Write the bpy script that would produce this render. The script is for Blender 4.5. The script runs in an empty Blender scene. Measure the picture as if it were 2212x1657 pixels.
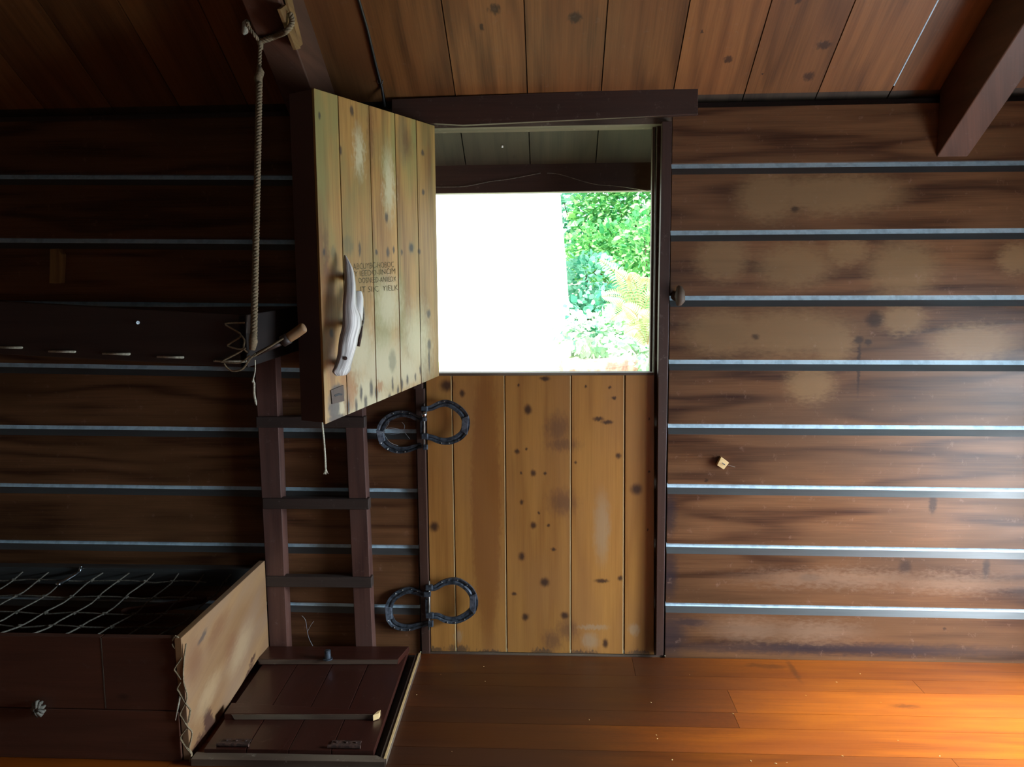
import bpy, math, random
from mathutils import Vector, Matrix
random.seed(11)
S = bpy.context.scene
COL = S.collection
rnd = random.random
def V(*a): return Vector(a)

# ------------------------------------------------------------------ camera
F, CX, CY = 1661.0, 1106.0, 828.5
YAW, PITCH, ROLL = 0.05133597, 0.10743367, -0.00783957
CAM = V(0, -2.87315, 1.38)
fwd = V(-math.sin(YAW)*math.cos(PITCH), math.cos(YAW)*math.cos(PITCH), -math.sin(PITCH))
_r = V(math.cos(YAW), math.sin(YAW), 0); _u = _r.cross(fwd)
rgt = _r*math.cos(ROLL)+_u*math.sin(ROLL); upv = -_r*math.sin(ROLL)+_u*math.cos(ROLL)
cd = bpy.data.cameras.new('camera'); cam = bpy.data.objects.new('camera', cd); COL.objects.link(cam)
cd.sensor_width = 36; cd.lens = 36*F/2212; cd.clip_start = .02; cd.clip_end = 200
cam.matrix_world = Matrix(((rgt.x, upv.x, -fwd.x, CAM.x), (rgt.y, upv.y, -fwd.y, CAM.y), (rgt.z, upv.z, -fwd.z, CAM.z), (0, 0, 0, 1)))
S.camera = cam
def at(px, py, n, off):          # where the sight line of a photo point meets the plane n.x = off
    n = Vector(n); d = fwd + rgt*((px-CX)/F) - upv*((py-CY)/F)
    return CAM + d*((off-n.dot(CAM))/n.dot(d))
def atY(px, py, y=0.0): return at(px, py, (0, 1, 0), y)
def atZ(px, py, z=0.0): return at(px, py, (0, 0, 1), z)
def atX(px, py, x): return at(px, py, (1, 0, 0), x)

# ------------------------------------------------------------------ mesh kit
class MB:
    def __init__(s): s.v = []; s.f = []; s.uv = []; s.m = []; s.r = []
    def face(s, pts, uvs=None, m=0, r=0.0):
        b = len(s.v); s.v += [Vector(p) for p in pts]; s.f.append(tuple(range(b, b+len(pts))))
        s.uv.append(uvs or [(p[0], p[2]) for p in pts]); s.m.append(m); s.r.append(r)
    def poly(s, verts, faces, m=0, r=0.0, uvf=None):
        b = len(s.v); s.v += [Vector(p) for p in verts]
        for f in faces:
            s.f.append(tuple(b+i for i in f)); s.m.append(m); s.r.append(r)
            s.uv.append([(uvf(verts[i]) if uvf else (verts[i][0], verts[i][2])) for i in f])
    def box(s, a, b, g=0, m=0, r=None, ax=None, org=None):
        """box from corner a to corner b in the frame (org, ax); g = grain axis"""
        r = rnd() if r is None else r
        ax = ax or (V(1, 0, 0), V(0, 1, 0), V(0, 0, 1)); org = org or V(0, 0, 0)
        P = [(x, y, z) for x in (a[0], b[0]) for y in (a[1], b[1]) for z in (a[2], b[2])]
        W = [org+ax[0]*p[0]+ax[1]*p[1]+ax[2]*p[2] for p in P]
        base = len(s.v); s.v += W
        for f, k in (((0, 1, 3, 2), 0), ((4, 6, 7, 5), 0), ((0, 4, 5, 1), 1), ((2, 3, 7, 6), 1), ((0, 2, 6, 4), 2), ((1, 5, 7, 3), 2)):
            i, j = [q for q in (0, 1, 2) if q != k]
            if j == g: i, j = j, i
            s.f.append(tuple(base+q for q in f)); s.m.append(m); s.r.append(r)
            s.uv.append([(P[q][i], P[q][j]) for q in f])
    def prism(s, pts, ext, ua, va, m=0, r=None):
        """polygon pts extruded by ext; uv along ua, va"""
        r = rnd() if r is None else r
        ext = Vector(ext); ua = Vector(ua); va = Vector(va); n = len(pts); pts = [Vector(p) for p in pts]
        vs = pts+[p+ext for p in pts]
        fs = [tuple(range(n)), tuple(range(2*n-1, n-1, -1))]+[(i, i+n, (i+1) % n+n, (i+1) % n) for i in range(n)]
        base = len(s.v); s.v += vs
        e = ext.normalized()
        for k, f in enumerate(fs):
            s.f.append(tuple(base+q for q in f)); s.m.append(m); s.r.append(r)
            s.uv.append([(vs[q].dot(ua), vs[q].dot(va)+(vs[q].dot(e) if k > 1 else 0)) for q in f])
    def tube(s, pts, rad, seg=8, m=0, r=None, cap=True):
        r = rnd() if r is None else r
        pts = [Vector(p) for p in pts]; n = len(pts)
        rs = rad if isinstance(rad, (list, tuple)) else [rad]*n
        t0 = (pts[1]-pts[0]).normalized(); a = t0.orthogonal().normalized(); L = 0; base = len(s.v)
        Ls = []
        for i, p in enumerate(pts):
            t = (pts[min(i+1, n-1)]-pts[max(i-1, 0)]).normalized()
            a = (a-t*a.dot(t)).normalized(); b = t.cross(a)
            if i: L += (p-pts[i-1]).length
            Ls.append(L)
            rr = rs[i] if isinstance(rs[i], tuple) else (rs[i], rs[i])
            for k in range(seg):
                q = 2*math.pi*k/seg
                s.v.append(p+a*math.cos(q)*rr[0]+b*math.sin(q)*rr[1])
        for i in range(n-1):
            for k in range(seg):
                k2 = (k+1) % seg
                s.f.append((base+i*seg+k, base+i*seg+k2, base+(i+1)*seg+k2, base+(i+1)*seg+k)); s.m.append(m); s.r.append(r)
                c = .006
                s.uv.append([(Ls[i], k*c), (Ls[i], (k+1)*c), (Ls[i+1], (k+1)*c), (Ls[i+1], k*c)])
        if cap:
            s.f.append(tuple(base+k for k in range(seg))[::-1]); s.f.append(tuple(base+(n-1)*seg+k for k in range(seg)))
            for _ in (0, 1): s.m.append(m); s.r.append(r); s.uv.append([(0, k*.01) for k in range(seg)])
    def build(s, name, mats, parent=None, origin=None, bevel=0.0, smooth=False, sub=0):
        o0 = Vector(origin) if origin is not None else (root_loc(parent) if parent else V(0, 0, 0))
        me = bpy.data.meshes.new(name)
        me.from_pydata([v-o0 for v in s.v], [], s.f)
        uvl = me.uv_layers.new(name='UVMap'); at_ = me.attributes.new('rnd', 'FLOAT', 'FACE')
        k = 0
        for fi, us in enumerate(s.uv):
            for u in us: uvl.data[k].uv = u; k += 1
        for i, x in enumerate(s.r): at_.data[i].value = x
        for m in (mats if isinstance(mats, (list, tuple)) else [mats]): me.materials.append(m)
        for i, p in enumerate(me.polygons): p.material_index = s.m[i]; p.use_smooth = smooth
        me.validate()
        ob = bpy.data.objects.new(name, me); COL.objects.link(ob)
        if parent: ob.parent = parent
        else: ob.location = o0
        if bevel:
            w = ob.modifiers.new('w', 'WELD'); w.merge_threshold = 1e-5
            b = ob.modifiers.new('b', 'BEVEL'); b.width = bevel; b.segments = 2; b.limit_method = 'ANGLE'; b.angle_limit = .6
        if sub:
            w = ob.modifiers.new('s', 'SUBSURF'); w.levels = sub; w.render_levels = sub
        return ob
def root_loc(o):
    l = Vector(o.location)
    while o.parent: o = o.parent; l += o.location
    return l
def tag(o, label=None, cat=None, group=None, kind=None):
    if label: o['label'] = label
    if cat: o['category'] = cat
    if group: o['group'] = group
    if kind: o['kind'] = kind
    return o
def thing(name, loc, label, cat, group=None):
    o = bpy.data.objects.new(name, None); COL.objects.link(o); o.location = loc; o.empty_display_size = .05
    return tag(o, label, cat, group)
def struct(o, label=None): return tag(o, label, None, None, 'structure')
def smooth_pts(pts, n=6, closed=False):
    pts = [Vector(p) for p in pts]; out = []; N = len(pts)
    g = (lambda i: pts[i % N]) if closed else (lambda i: pts[max(0, min(N-1, i))])
    for i in range(N if closed else N-1):
        p0, p1, p2, p3 = g(i-1), g(i), g(i+1), g(i+2)
        for k in range(n):
            t = k/n
            out.append(.5*((2*p1)+(p2-p0)*t+(2*p0-5*p1+4*p2-p3)*t*t+(3*p1-p0-3*p2+p3)*t**3))
    if not closed: out.append(pts[-1])
    return out
def rope_mb(mb, pts, rad, pitch=.03, seg=6, strands=3, n=None):
    """a laid rope of twisted strands along pts"""
    P = smooth_pts(pts, 8); L = [0]
    for i in range(1, len(P)): L.append(L[-1]+(P[i]-P[i-1]).length)
    step = pitch/8; cnt = max(8, int(L[-1]/step)); Q = []
    j = 0
    for i in range(cnt+1):
        l = L[-1]*i/cnt
        while j < len(L)-2 and L[j+1] < l: j += 1
        t = (l-L[j])/max(1e-9, L[j+1]-L[j]); Q.append(P[j].lerp(P[j+1], t))
    a = (Q[1]-Q[0]).orthogonal().normalized(); fr = []
    for i in range(len(Q)):
        t = (Q[min(i+1, len(Q)-1)]-Q[max(i-1, 0)]).normalized(); a = (a-t*a.dot(t)).normalized(); fr.append((a.copy(), t.cross(a)))
    for s_ in range(strands):
        ln = []
        for i, q in enumerate(Q):
            w = 2*math.pi*(i/8+s_/strands); ln.append(q+fr[i][0]*math.cos(w)*rad*.5+fr[i][1]*math.sin(w)*rad*.5)
        mb.tube(ln, rad*.56, seg)

# ------------------------------------------------------------------ materials
def lin(c):
    if isinstance(c, str): c = [int(c[i:i+2], 16)/255 for i in (0, 2, 4)]
    return tuple((x/12.92 if x <= .04045 else ((x+.055)/1.055)**2.4) for x in c)+(1,)
class NT:
    def __init__(s, name):
        s.mat = bpy.data.materials.new(name); s.mat.use_nodes = True; s.t = s.mat.node_tree
        s.bsdf = s.t.nodes['Principled BSDF']
    def n(s, typ, **k):
        x = s.t.nodes.new(typ)
        for a, b in k.items(): setattr(x, a, b)
        return x
    def put(s, sock, v):
        if hasattr(v, 'is_output'): s.t.links.new(v, sock)
        else: sock.default_value = v
    def math(s, op, a, b=0.0, c=0.0, clamp=False):
        x = s.n('ShaderNodeMath', operation=op, use_clamp=clamp); s.put(x.inputs[0], a); s.put(x.inputs[1], b); s.put(x.inputs[2], c); return x.outputs[0]
    def comb(s, a, b, c=0.0):
        x = s.n('ShaderNodeCombineXYZ'); s.put(x.inputs[0], a); s.put(x.inputs[1], b); s.put(x.inputs[2], c); return x.outputs[0]
    def noise(s, vec, scale=1.0, detail=2.0, rough=.5):
        x = s.n('ShaderNodeTexNoise'); s.put(x.inputs['Vector'], vec); x.inputs['Scale'].default_value = scale
        x.inputs['Detail'].default_value = detail; x.inputs['Roughness'].default_value = rough; return x.outputs[0]
    def mix(s, f, a, b, mode='MIX'):
        x = s.n('ShaderNodeMix', data_type='RGBA', blend_type=mode); s.put(x.inputs[0], f); s.put(x.inputs[6], a); s.put(x.inputs[7], b); return x.outputs[2]
    def ramp(s, f, lo, hi, a=0.0, b=1.0):
        x = s.n('ShaderNodeMapRange', interpolation_type='SMOOTHSTEP'); s.put(x.inputs[0], f)
        for i, q in enumerate((lo, hi, a, b)): x.inputs[i+1].default_value = q
        return x.outputs[0]
    def bump(s, h, strength=.3, dist=.002):
        x = s.n('ShaderNodeBump'); x.inputs['Strength'].default_value = strength; x.inputs['Distance'].default_value = dist
        s.put(x.inputs['Height'], h); s.t.links.new(x.outputs[0], s.bsdf.inputs['Normal'])
def wood(name, c1, c2, c3=None, rough=.5, ring=.5, grain=.5, plank=.35, blot=.5, spots=(), bump=.25, coat=0.0, knots=0.0, rk=20.0, vs=1.0, spec=.5, scuff=0.0, scuffcol='8a7f78', al=.62):
    """c1 light wood, c2 dark grain, c3 patchy tint; spots: list of (colour, strength, soft, wobble, [(u,v,ru,rv),...]) - knots, wear, stains and painted shade with places of their own"""
    T = NT(name); uvn = T.n('ShaderNodeUVMap'); sp = T.n('ShaderNodeSeparateXYZ'); T.put(sp.inputs[0], uvn.outputs[0])
    u0, v0 = sp.outputs[0], sp.outputs[1]
    ra = T.n('ShaderNodeAttribute', attribute_name='rnd'); r = ra.outputs['Fac']
    u = T.math('MULTIPLY_ADD', r, 37.3, u0); v = T.math('MULTIPLY_ADD', r, 11.7, v0)
    n1 = T.noise(T.comb(T.math('MULTIPLY', u, .8), T.math('MULTIPLY', v, 6*vs)), 1, 2, .45)
    rg = T.math('MULTIPLY_ADD', T.math('SINE', T.math('MULTIPLY', n1, rk*2.2)), .5, .5)
    rg = T.math('POWER', rg, 1.7)
    gr = T.noise(T.comb(T.math('MULTIPLY', u, 5), T.math('MULTIPLY', v, 170*vs)), 1, 3, .6)
    gr2 = T.noise(T.comb(T.math('MULTIPLY', u, 1.6), T.math('MULTIPLY', v, 40*vs)), 1, 3, .55)
    bl = T.noise(T.comb(T.math('MULTIPLY', u, 1.7), T.math('MULTIPLY', v, 6)), 1, 3, .55)
    f = T.math('MULTIPLY', rg, ring)
    f = T.math('ADD', f, T.math('MULTIPLY', T.ramp(gr, .35, .7), grain*.45))
    f = T.math('ADD', f, T.math('MULTIPLY', T.ramp(gr2, .4, .7), grain*.5), clamp=True)
    col = T.mix(f, lin(c1), lin(c2))
    if c3: col = T.mix(T.math('MULTIPLY', T.ramp(bl, .42, .66), blot), col, lin(c3))
    if knots:
        vo = T.n('ShaderNodeTexVoronoi'); T.put(vo.inputs['Vector'], T.comb(T.math('MULTIPLY', u, 3.1), T.math('MULTIPLY', v, 5.5))); vo.inputs['Scale'].default_value = 1
        k = T.ramp(vo.outputs['Distance'], .02, .13*knots, 1, 0); col = T.mix(T.math('MULTIPLY', k, .85), col, lin('241712'))
    tone = T.math('MULTIPLY_ADD', T.math('FRACT', T.math('MULTIPLY', r, 91.7)), plank*al, (1-plank/2)*al)
    hs = T.n('ShaderNodeMix', data_type='RGBA', blend_type='MULTIPLY'); hs.inputs[0].default_value = 1; T.put(hs.inputs[6], col); T.put(hs.inputs[7], T.comb(tone, tone, tone)); col = hs.outputs[2]
    wob = None
    for (sc, st, soft, wb, L) in spots:
        wn = T.n('ShaderNodeTexNoise'); T.put(wn.inputs['Vector'], T.comb(T.math('MULTIPLY', u0, 9), T.math('MULTIPLY', v0, 22))); wn.inputs['Detail'].default_value = 2
        sv = T.n('ShaderNodeVectorMath', operation='SUBTRACT'); T.put(sv.inputs[0], wn.outputs['Color']); sv.inputs[1].default_value = (.5, .5, .5)
        mv = T.n('ShaderNodeVectorMath', operation='SCALE'); T.put(mv.inputs[0], sv.outputs[0]); mv.inputs['Scale'].default_value = wb
        av = T.n('ShaderNodeVectorMath', operation='ADD'); T.put(av.inputs[0], T.comb(u0, v0)); T.put(av.inputs[1], mv.outputs[0])
        acc = None
        for q in L:
            a = T.n('ShaderNodeVectorMath', operation='SUBTRACT'); T.put(a.inputs[0], av.outputs[0]); a.inputs[1].default_value = (q[0], q[1], 0)
            b = T.n('ShaderNodeVectorMath', operation='MULTIPLY'); T.put(b.inputs[0], a.outputs[0]); b.inputs[1].default_value = (1/q[2], 1/q[3], 0)
            d = T.n('ShaderNodeVectorMath', operation='LENGTH'); T.put(d.inputs[0], b.outputs[0])
            acc = d.outputs['Value'] if acc is None else T.math('MINIMUM', acc, d.outputs['Value'])
        mk = T.ramp(acc, 1-soft, 1+soft*.6, st, 0)
        col = T.mix(mk, col, tuple(x*al for x in lin(sc)[:3])+(1,))
    if scuff:
        sn = T.noise(T.comb(T.math('MULTIPLY', u0, 26), T.math('MULTIPLY', v0, 21)), 1, 5, .75)
        col = T.mix(T.ramp(sn, .58, .74, 0, scuff*1.3), col, lin(scuffcol))
    T.put(T.bsdf.inputs['Base Color'], col)
    T.put(T.bsdf.inputs['Roughness'], T.math('MULTIPLY_ADD', bl, .35, rough-.17))
    T.bsdf.inputs['Specular IOR Level'].default_value = spec
    T.bsdf.inputs['Coat Weight'].default_value = coat; T.bsdf.inputs['Coat Roughness'].default_value = .12
    T.bump(T.math('ADD', T.math('MULTIPLY', gr, .6), T.math('MULTIPLY', rg, .4)), bump, .0012)
    return T.mat
def plain(name, c, c2=None, rough=.6, metal=0.0, scale=40, bump=.2, spec=.5, lo=.4, hi=.65, emis=0.0):
    T = NT(name); tc = T.n('ShaderNodeTexCoord'); n = T.noise(tc.outputs['Object'], scale, 4, .6)
    T.put(T.bsdf.inputs['Base Color'], T.mix(T.ramp(n, lo, hi), lin(c), lin(c2 or c)))
    T.put(T.bsdf.inputs['Roughness'], T.math('MULTIPLY_ADD', n, .3, rough-.15)); T.bsdf.inputs['Metallic'].default_value = metal
    T.bsdf.inputs['Specular IOR Level'].default_value = spec
    T.bump(n, bump, .002)
    return T.mat

def uvw(px, py, y=0.0):
    p = atY(px, py, y); return p.x, p.z
def W(px, py, rx, ry):             # an ellipse on the boarded wall, photo units to metres
    p = atY(px, py, 0); return (p.x, p.z, rx*.00173, ry*.00173)
def D(px, py, rx, ry):             # the same on the lower door (grain runs upward)
    p = atY(px, py, .012); return (p.z, p.x, ry*.00173, rx*.00173)

wear = [W(1660, 425, 70, 55), W(1800, 420, 150, 45), W(1560, 560, 60, 50), W(1715, 575, 85, 50), W(1830, 545, 50, 30), W(1950, 580, 78, 62), W(2195, 560, 40, 35),
        W(1560, 720, 88, 55), W(1700, 720, 150, 55), W(1800, 740, 50, 50), W(1750, 830, 55, 42), W(1950, 690, 50, 35), W(2100, 740, 90, 40)]
dk = [W(1890, 690, 20, 18), W(1855, 735, 11, 9), W(1875, 740, 8, 7), W(1717, 452, 9, 7), W(1632, 728, 9, 7), W(2015, 1090, 9, 22), W(1955, 1225, 14, 16), W(2130, 1230, 8, 24), W(1750, 1248, 26, 9), W(1526, 1038, 4, 5), W(2040, 1358, 4, 4), W(1855, 790, 4, 60)]
WALL = wood('board_wall_wood', '8a6040', '402418', '6c4a2e', rough=.36, ring=.6, grain=.5, plank=.35, blot=.7, rk=14, bump=.3, scuff=.22, scuffcol='a08070', spec=.3,
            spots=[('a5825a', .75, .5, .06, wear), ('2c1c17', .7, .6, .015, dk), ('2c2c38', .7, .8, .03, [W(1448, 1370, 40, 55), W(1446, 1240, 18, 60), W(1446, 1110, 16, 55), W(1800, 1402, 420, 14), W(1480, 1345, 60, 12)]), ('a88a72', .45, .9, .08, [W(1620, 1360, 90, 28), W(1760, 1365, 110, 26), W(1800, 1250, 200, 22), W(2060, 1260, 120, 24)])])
CHINK = plain('pale_blue_chinking', 'c9e6f4', 'acc9d8', .3, scale=30, bump=.03)
BAND = wood('weathered_board_lip', '5a5f60', '3c4142', '4a3c36', rough=.35, ring=.15, grain=.4, plank=.2, blot=.4)
ZT = 2.106; SL = 0.6088
def CU(px, py, rx, ry):
    p = at(px, py, (0, SL, 1), ZT); return (-p.y*math.hypot(1, SL), p.x, ry*.0022, rx*.0015)
CK = [CU(*q) for q in ((1780, 97, 15, 8), (1748, 165, 14, 9), (1243, 38, 16, 10), (1068, 20, 12, 9), (1573, 128, 10, 6), (1724, 0, 8, 8), (1515, 68, 4, 4), (1040, 60, 5, 5), (1647, 160, 3, 3))]
CEIL = wood('ceiling_plank_wood', 'a8703e', '68401f', '985c2a', rough=.5, ring=.5, grain=.6, plank=.6, blot=.5, rk=12, knots=.8, bump=.2, scuff=.1, al=.55, spots=[('2e1a12', .8, .5, .03, CK)])
EAVE = wood('eave_plank_wood', '6a5844', '47392c', '5a4a3a', al=.38, rough=.6, plank=.3, knots=.6)
BEAM = wood('rafter_wood', '7a5340', '4c3226', '5b4436', rough=.5, ring=.3, plank=.1, blot=.6, scuff=.15)
TRIM = wood('dark_trim_wood', '5b3f35', '392720', '4b3830', rough=.45, ring=.25, plank=.2, blot=.6, scuff=.25)
LADR = wood('ladder_wood', '6f4c42', '472c28', '5f4842', al=.72, rough=.5, ring=.5, rk=18, plank=.2, scuff=.3)
RUNG = wood('ladder_rung_wood', '4e403a', '322824', '443a36', rough=.5, ring=.2, plank=.1, scuff=.3)
knl = [D(1140, 885, 9, 12), D(1117, 975, 6, 6), D(1152, 1022, 7, 8), D(1127, 1085, 5, 6), D(1152, 1135, 7, 9), D(1127, 1202, 8, 10), D(1177, 1258, 11, 11), D(1135, 1333, 8, 9), D(1220, 1330, 10, 9), D(938, 1138, 11, 12), D(1375, 1057, 14, 13), D(1178, 1023, 4, 4), D(1125, 1022, 3, 4), D(1137, 970, 3, 4), D(1184, 1135, 4, 4), D(1196, 1187, 6, 4), D(1110, 1283, 6, 4), D(1163, 1108, 3, 3), D(1293, 905, 12, 5), D(1312, 912, 13, 5), D(1300, 1255, 16, 5), D(1336, 985, 6, 7), D(1340, 1249, 6, 7), D(1308, 1390, 7, 11), D(998, 850, 6, 9), D(965, 833, 16, 14), D(1177, 818, 12, 5), D(1120, 832, 3, 4), D(1265, 835, 3, 4), D(1317, 837, 3, 4), D(1326, 860, 5, 4), D(1244, 999, 3, 4), D(1402, 905, 2, 3), D(1402, 1019, 2, 3), D(1399, 1144, 2, 3)]
smd = [D(1205, 925, 30, 35), D(1215, 960, 38, 16), D(1215, 1085, 34, 30), D(1195, 1385, 24, 26), D(1225, 1360, 25, 25)]
wht = [D(1280, 1355, 35, 6), D(1300, 1140, 18, 80), D(1275, 1385, 20, 20), D(1370, 1360, 12, 14), D(990, 1375, 9, 16)]
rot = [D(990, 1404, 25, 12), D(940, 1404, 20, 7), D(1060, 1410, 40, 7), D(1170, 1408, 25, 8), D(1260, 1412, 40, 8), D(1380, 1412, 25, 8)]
LOWD = wood('lower_door_wood', 'bd8644', '8a5628', 'a87440', al=.8, rough=.42, ring=.3, grain=.4, plank=.16, blot=.6, rk=11, bump=.15, coat=.1,
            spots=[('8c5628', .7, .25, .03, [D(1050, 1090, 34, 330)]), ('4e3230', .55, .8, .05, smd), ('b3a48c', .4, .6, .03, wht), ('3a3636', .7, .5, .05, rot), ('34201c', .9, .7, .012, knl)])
DOORB = wood('upper_door_back_wood', '4a3530', '32241f', '3d2c27', rough=.5, plank=.1, al=1.5)
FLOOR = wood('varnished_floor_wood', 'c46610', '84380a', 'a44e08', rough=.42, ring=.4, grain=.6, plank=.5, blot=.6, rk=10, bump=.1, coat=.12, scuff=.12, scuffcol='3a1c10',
             spots=[('2c1b11', .86, .6, .12, [(-.05, -.2, .80, .5), (-.3, -.6, .8, .4)]), ('4a2612', .5, .6, .03, [(.83, -.06, .06, .02), (.77, -.05, .04, .015), (.9, -.09, .012, .09), (1.2, -.33, .05, .012)])])  # wide doorway spots: part dirt, part shade painted into the colour
HATCH = wood('hatch_wood', '4b241b', '301712', '412218', rough=.35, ring=.2, plank=.15, scuff=.3, scuffcol='6e5347', coat=.15)
CURB = wood('weathered_curb_wood', '6a5546', '3c2b22', '8a7a66', rough=.6, plank=.2, blot=.8, scuff=.5, scuffcol='a09888')
BUNK = wood('bunk_board_wood', '6a4232', '42281f', '583628', al=.8, rough=.5, ring=.25, plank=.3, knots=.8, scuff=.1)
BUNKU = wood('upper_bunk_board_wood', '4d3a32', '32261f', '42322a', rough=.55, ring=.2, plank=.1)
XE = atZ(412, 1642).x
def EU(px, py, ru, rv_):
    p = atX(px, py, XE); return (.8*p.y+.25*p.z, -.3*p.y+.9*p.z, ru, rv_)
ENDB = wood('bunk_end_board_wood', 'b08a60', '8a6242', 'a08268', rough=.5, ring=.45, grain=.3, plank=.0, blot=.7, rk=9, bump=.1, vs=.6, al=.72, spots=[('4a2c28', .85, .35, .05, [EU(455, 1580, .03, .10), EU(490, 1540, .07, .012), EU(525, 1480, .10, .010), EU(424, 1620, .06, .02), EU(545, 1425, .03, .010)]), ('4c4a4c', .7, .5, .02, [EU(437, 1376, .03, .010)]), ('8a5c40', .6, .8, .05, [EU(470, 1360, .08, .03), EU(500, 1400, .05, .05), EU(420, 1430, .05, .06)]), ('c8ac84', .5, .7, .05, [EU(520, 1400, .10, .05), EU(450, 1500, .08, .04)])])
DRIFT = wood('driftwood', 'fbfbf8', '8a8480', 'f2f4f0', rough=.6, ring=.45, grain=1.5, plank=.0, bump=.8, vs=2.6, al=1, rk=26)
ROPE = plain('hemp_rope', '8c7c60', '6d6048', .85, scale=200, bump=.3)
ROPEL = plain('pale_cord', 'c2c0ac', '9a9884', .8, scale=200, bump=.3)
NET = plain('net_cord', '77756a', '56544c', .8, scale=120)
IRON = plain('forged_iron', '59636f', '343a42', .45, .6, scale=60, bump=.5)
STEEL = plain('shiny_steel', 'c8d4dc', 'a8b4bc', .22, 1.0, scale=60, bump=.05)
NAIL = plain('nail_tip_steel', '9c9890', '77746e', .4, .6, scale=60)
NAILG = plain('worn_grey_iron', '8490a0', '5a6472', .4, .6, scale=60, bump=.4)
RUST = plain('rusty_iron', '33241f', '594036', .7, .3, scale=90, bump=.6)
BLACK = plain('black_rubber', '1b1b1c', '141414', .5, scale=20)
PINE = wood('raw_pine', 'd9bb86', 'bd9a63', None, rough=.6, ring=.3, plank=.1, al=1)
WEDGE = wood('split_wedge_wood', 'a8834e', '7c5c34', rough=.7, al=.7)
BUNKD = wood('shade_dark_board', '2a1f1b', '18110f', rough=.7)  # upper bunk end board: door leaf's shade painted in as a dark colour
WHITE = plain('white_paint', 'f4f4f2', 'e8e8e6', .8, scale=5, bump=.05)
WEB = plain('cobweb', 'b8c6ce', None, .9)

# ------------------------------------------------------------------ the boarded wall with the doorway
ZT = 2.106; SL = 0.6088               # ceiling height at the wall and slope
XL, XR = -2.9, 2.12
Ljx, Rjx = atY(897, 870).x, atY(1447, 700).x
lR = [((1455, a), (2205, b)) for a, b in ((353, 345.6), (497.7, 492), (639, 637.5), (777, 778.7), (915.5, 920), (1045, 1054.6), (1174, 1186), (1302, 1316))]
lL = [((5, a), (540, b)) for a, b in ((376, 377.5), (514, 517), (650, 655), (783.7, 793), (917.7, 923.5), (1043.7, 1051), (1166, 1173), (1287, 1299))]
def zat(l, x):
    a, b = atY(*l[0]), atY(*l[1]); return a.z+(b.z-a.z)*(x-a.x)/(b.x-a.x)
wb = MB()
def strip(x0, x1, A, B, m, r):       # one lengthwise facet between (y,z) pairs at both ends
    (ya, za0, za1), (yb, zb0, zb1) = A, B
    wb.face([(x0, yb, zb0), (x1, yb, zb1), (x1, ya, za1), (x0, ya, za0)], [(x0, zb0), (x1, zb1), (x1, za1), (x0, za0)], m, r)
def boards(x0, x1, lines, ztop):
    top0 = top1 = ztop
    n = len(lines)
    for k in range(n+1):
        r = rnd()
        if k < n: z0, z1 = zat(lines[k], x0), zat(lines[k], x1)
        else: z0 = z1 = 0.0
        strip(x0, x1, (0, top0, top1), (0, z0, z1), 0, r)
        if k < n:
            c, d = .017, .040
            strip(x0, x1, (0, z0, z1), (.02, z0, z1), 0, r)
            strip(x0, x1, (.02, z0, z1), (.0105, z0-c, z1-c), 1, r)
            strip(x0, x1, (.0105, z0-c, z1-c), (.0, z0-d, z1-d), 2, r)
            top0, top1 = z0-d, z1-d
boards(XL, Ljx, lL, ZT-.045)
boards(Rjx, XR, lR, ZT-.045)
# wall body behind the boards, reveals and the strip of wall above the door
wb.box((XL, .021, 0), (Ljx-.0, .09, ZT-.06)); wb.box((Rjx, .021, 0), (XR, .09, ZT-.06)); wb.box((Ljx, .001, 2.03), (Rjx, .09, ZT-.06))
struct(wb.build('wall_back', [WALL, CHINK, BAND]), 'dark stained horizontal board wall with pale blue joints')
# frieze under the ceiling
def prism_px(mb, pxs, y, dy, g='x', r=None):
    P = [atY(a, b, y) for a, b in pxs]
    mb.prism(P, (0, dy, 0), (1, 0, 0) if g == 'x' else (0, 0, 1), (0, 0, 1) if g == 'x' else (1, 0, 0), 0, r)
t = MB(); t.box((XL, .035, ZT-.08), (XR, .06, ZT+.06)); struct(t.build('trim_1', BLACK if False else TRIM), 'shadowy ledger board between wall and ceiling')
t = MB(); prism_px(t, [(846, 262), (1000, 270), (1508, 247), (1508, 186), (846, 214)], -.024, .024)
struct(t.build('trim_2', TRIM, bevel=.002), 'dark head casing board above the door opening')
t = MB(); prism_px(t, [(897, 840), (916, 840), (928, 1412), (911, 1412)], -.012, .03, 'z'); a = atY(897, 840); b = atY(916, 840)
t.box((a.x-.005, -.012, a.z-.0), (b.x-.005, .018, 2.03), 2)
struct(t.build('trim_3', TRIM, bevel=.0015), 'dark left casing beside the door')
t = MB(); prism_px(t, [(1431, 262), (1452, 262), (1445, 690), (1438, 1060), (1433, 1416), (1417, 1416), (1423, 700)], -.02, .035, 'z')
struct(t.build('trim_4', TRIM, bevel=.0015), 'dark right casing beside the door')
t = MB()
a = atY(1415, 700).x
t.box((a+.004, .04, 0), (Rjx, .09, 2.03), 2); t.box((a-.010, .055, 0), (a, .09, 2.03), 2)
t.box((Ljx, .02, 0), (Ljx+.012, .09, 2.03), 2); t.box((Ljx, .040, 0), (atY(932, 1400).x, .09, 2.03), 2); t.box((Ljx, .002, 2.008), (Rjx, .09, 2.034), 0)
t.box((Ljx, .01, -.01), (Rjx, .12, .004), 0)
struct(t.build('trim_5', CURB, bevel=.001), 'worn door jamb, stop and sill around the opening')

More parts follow.
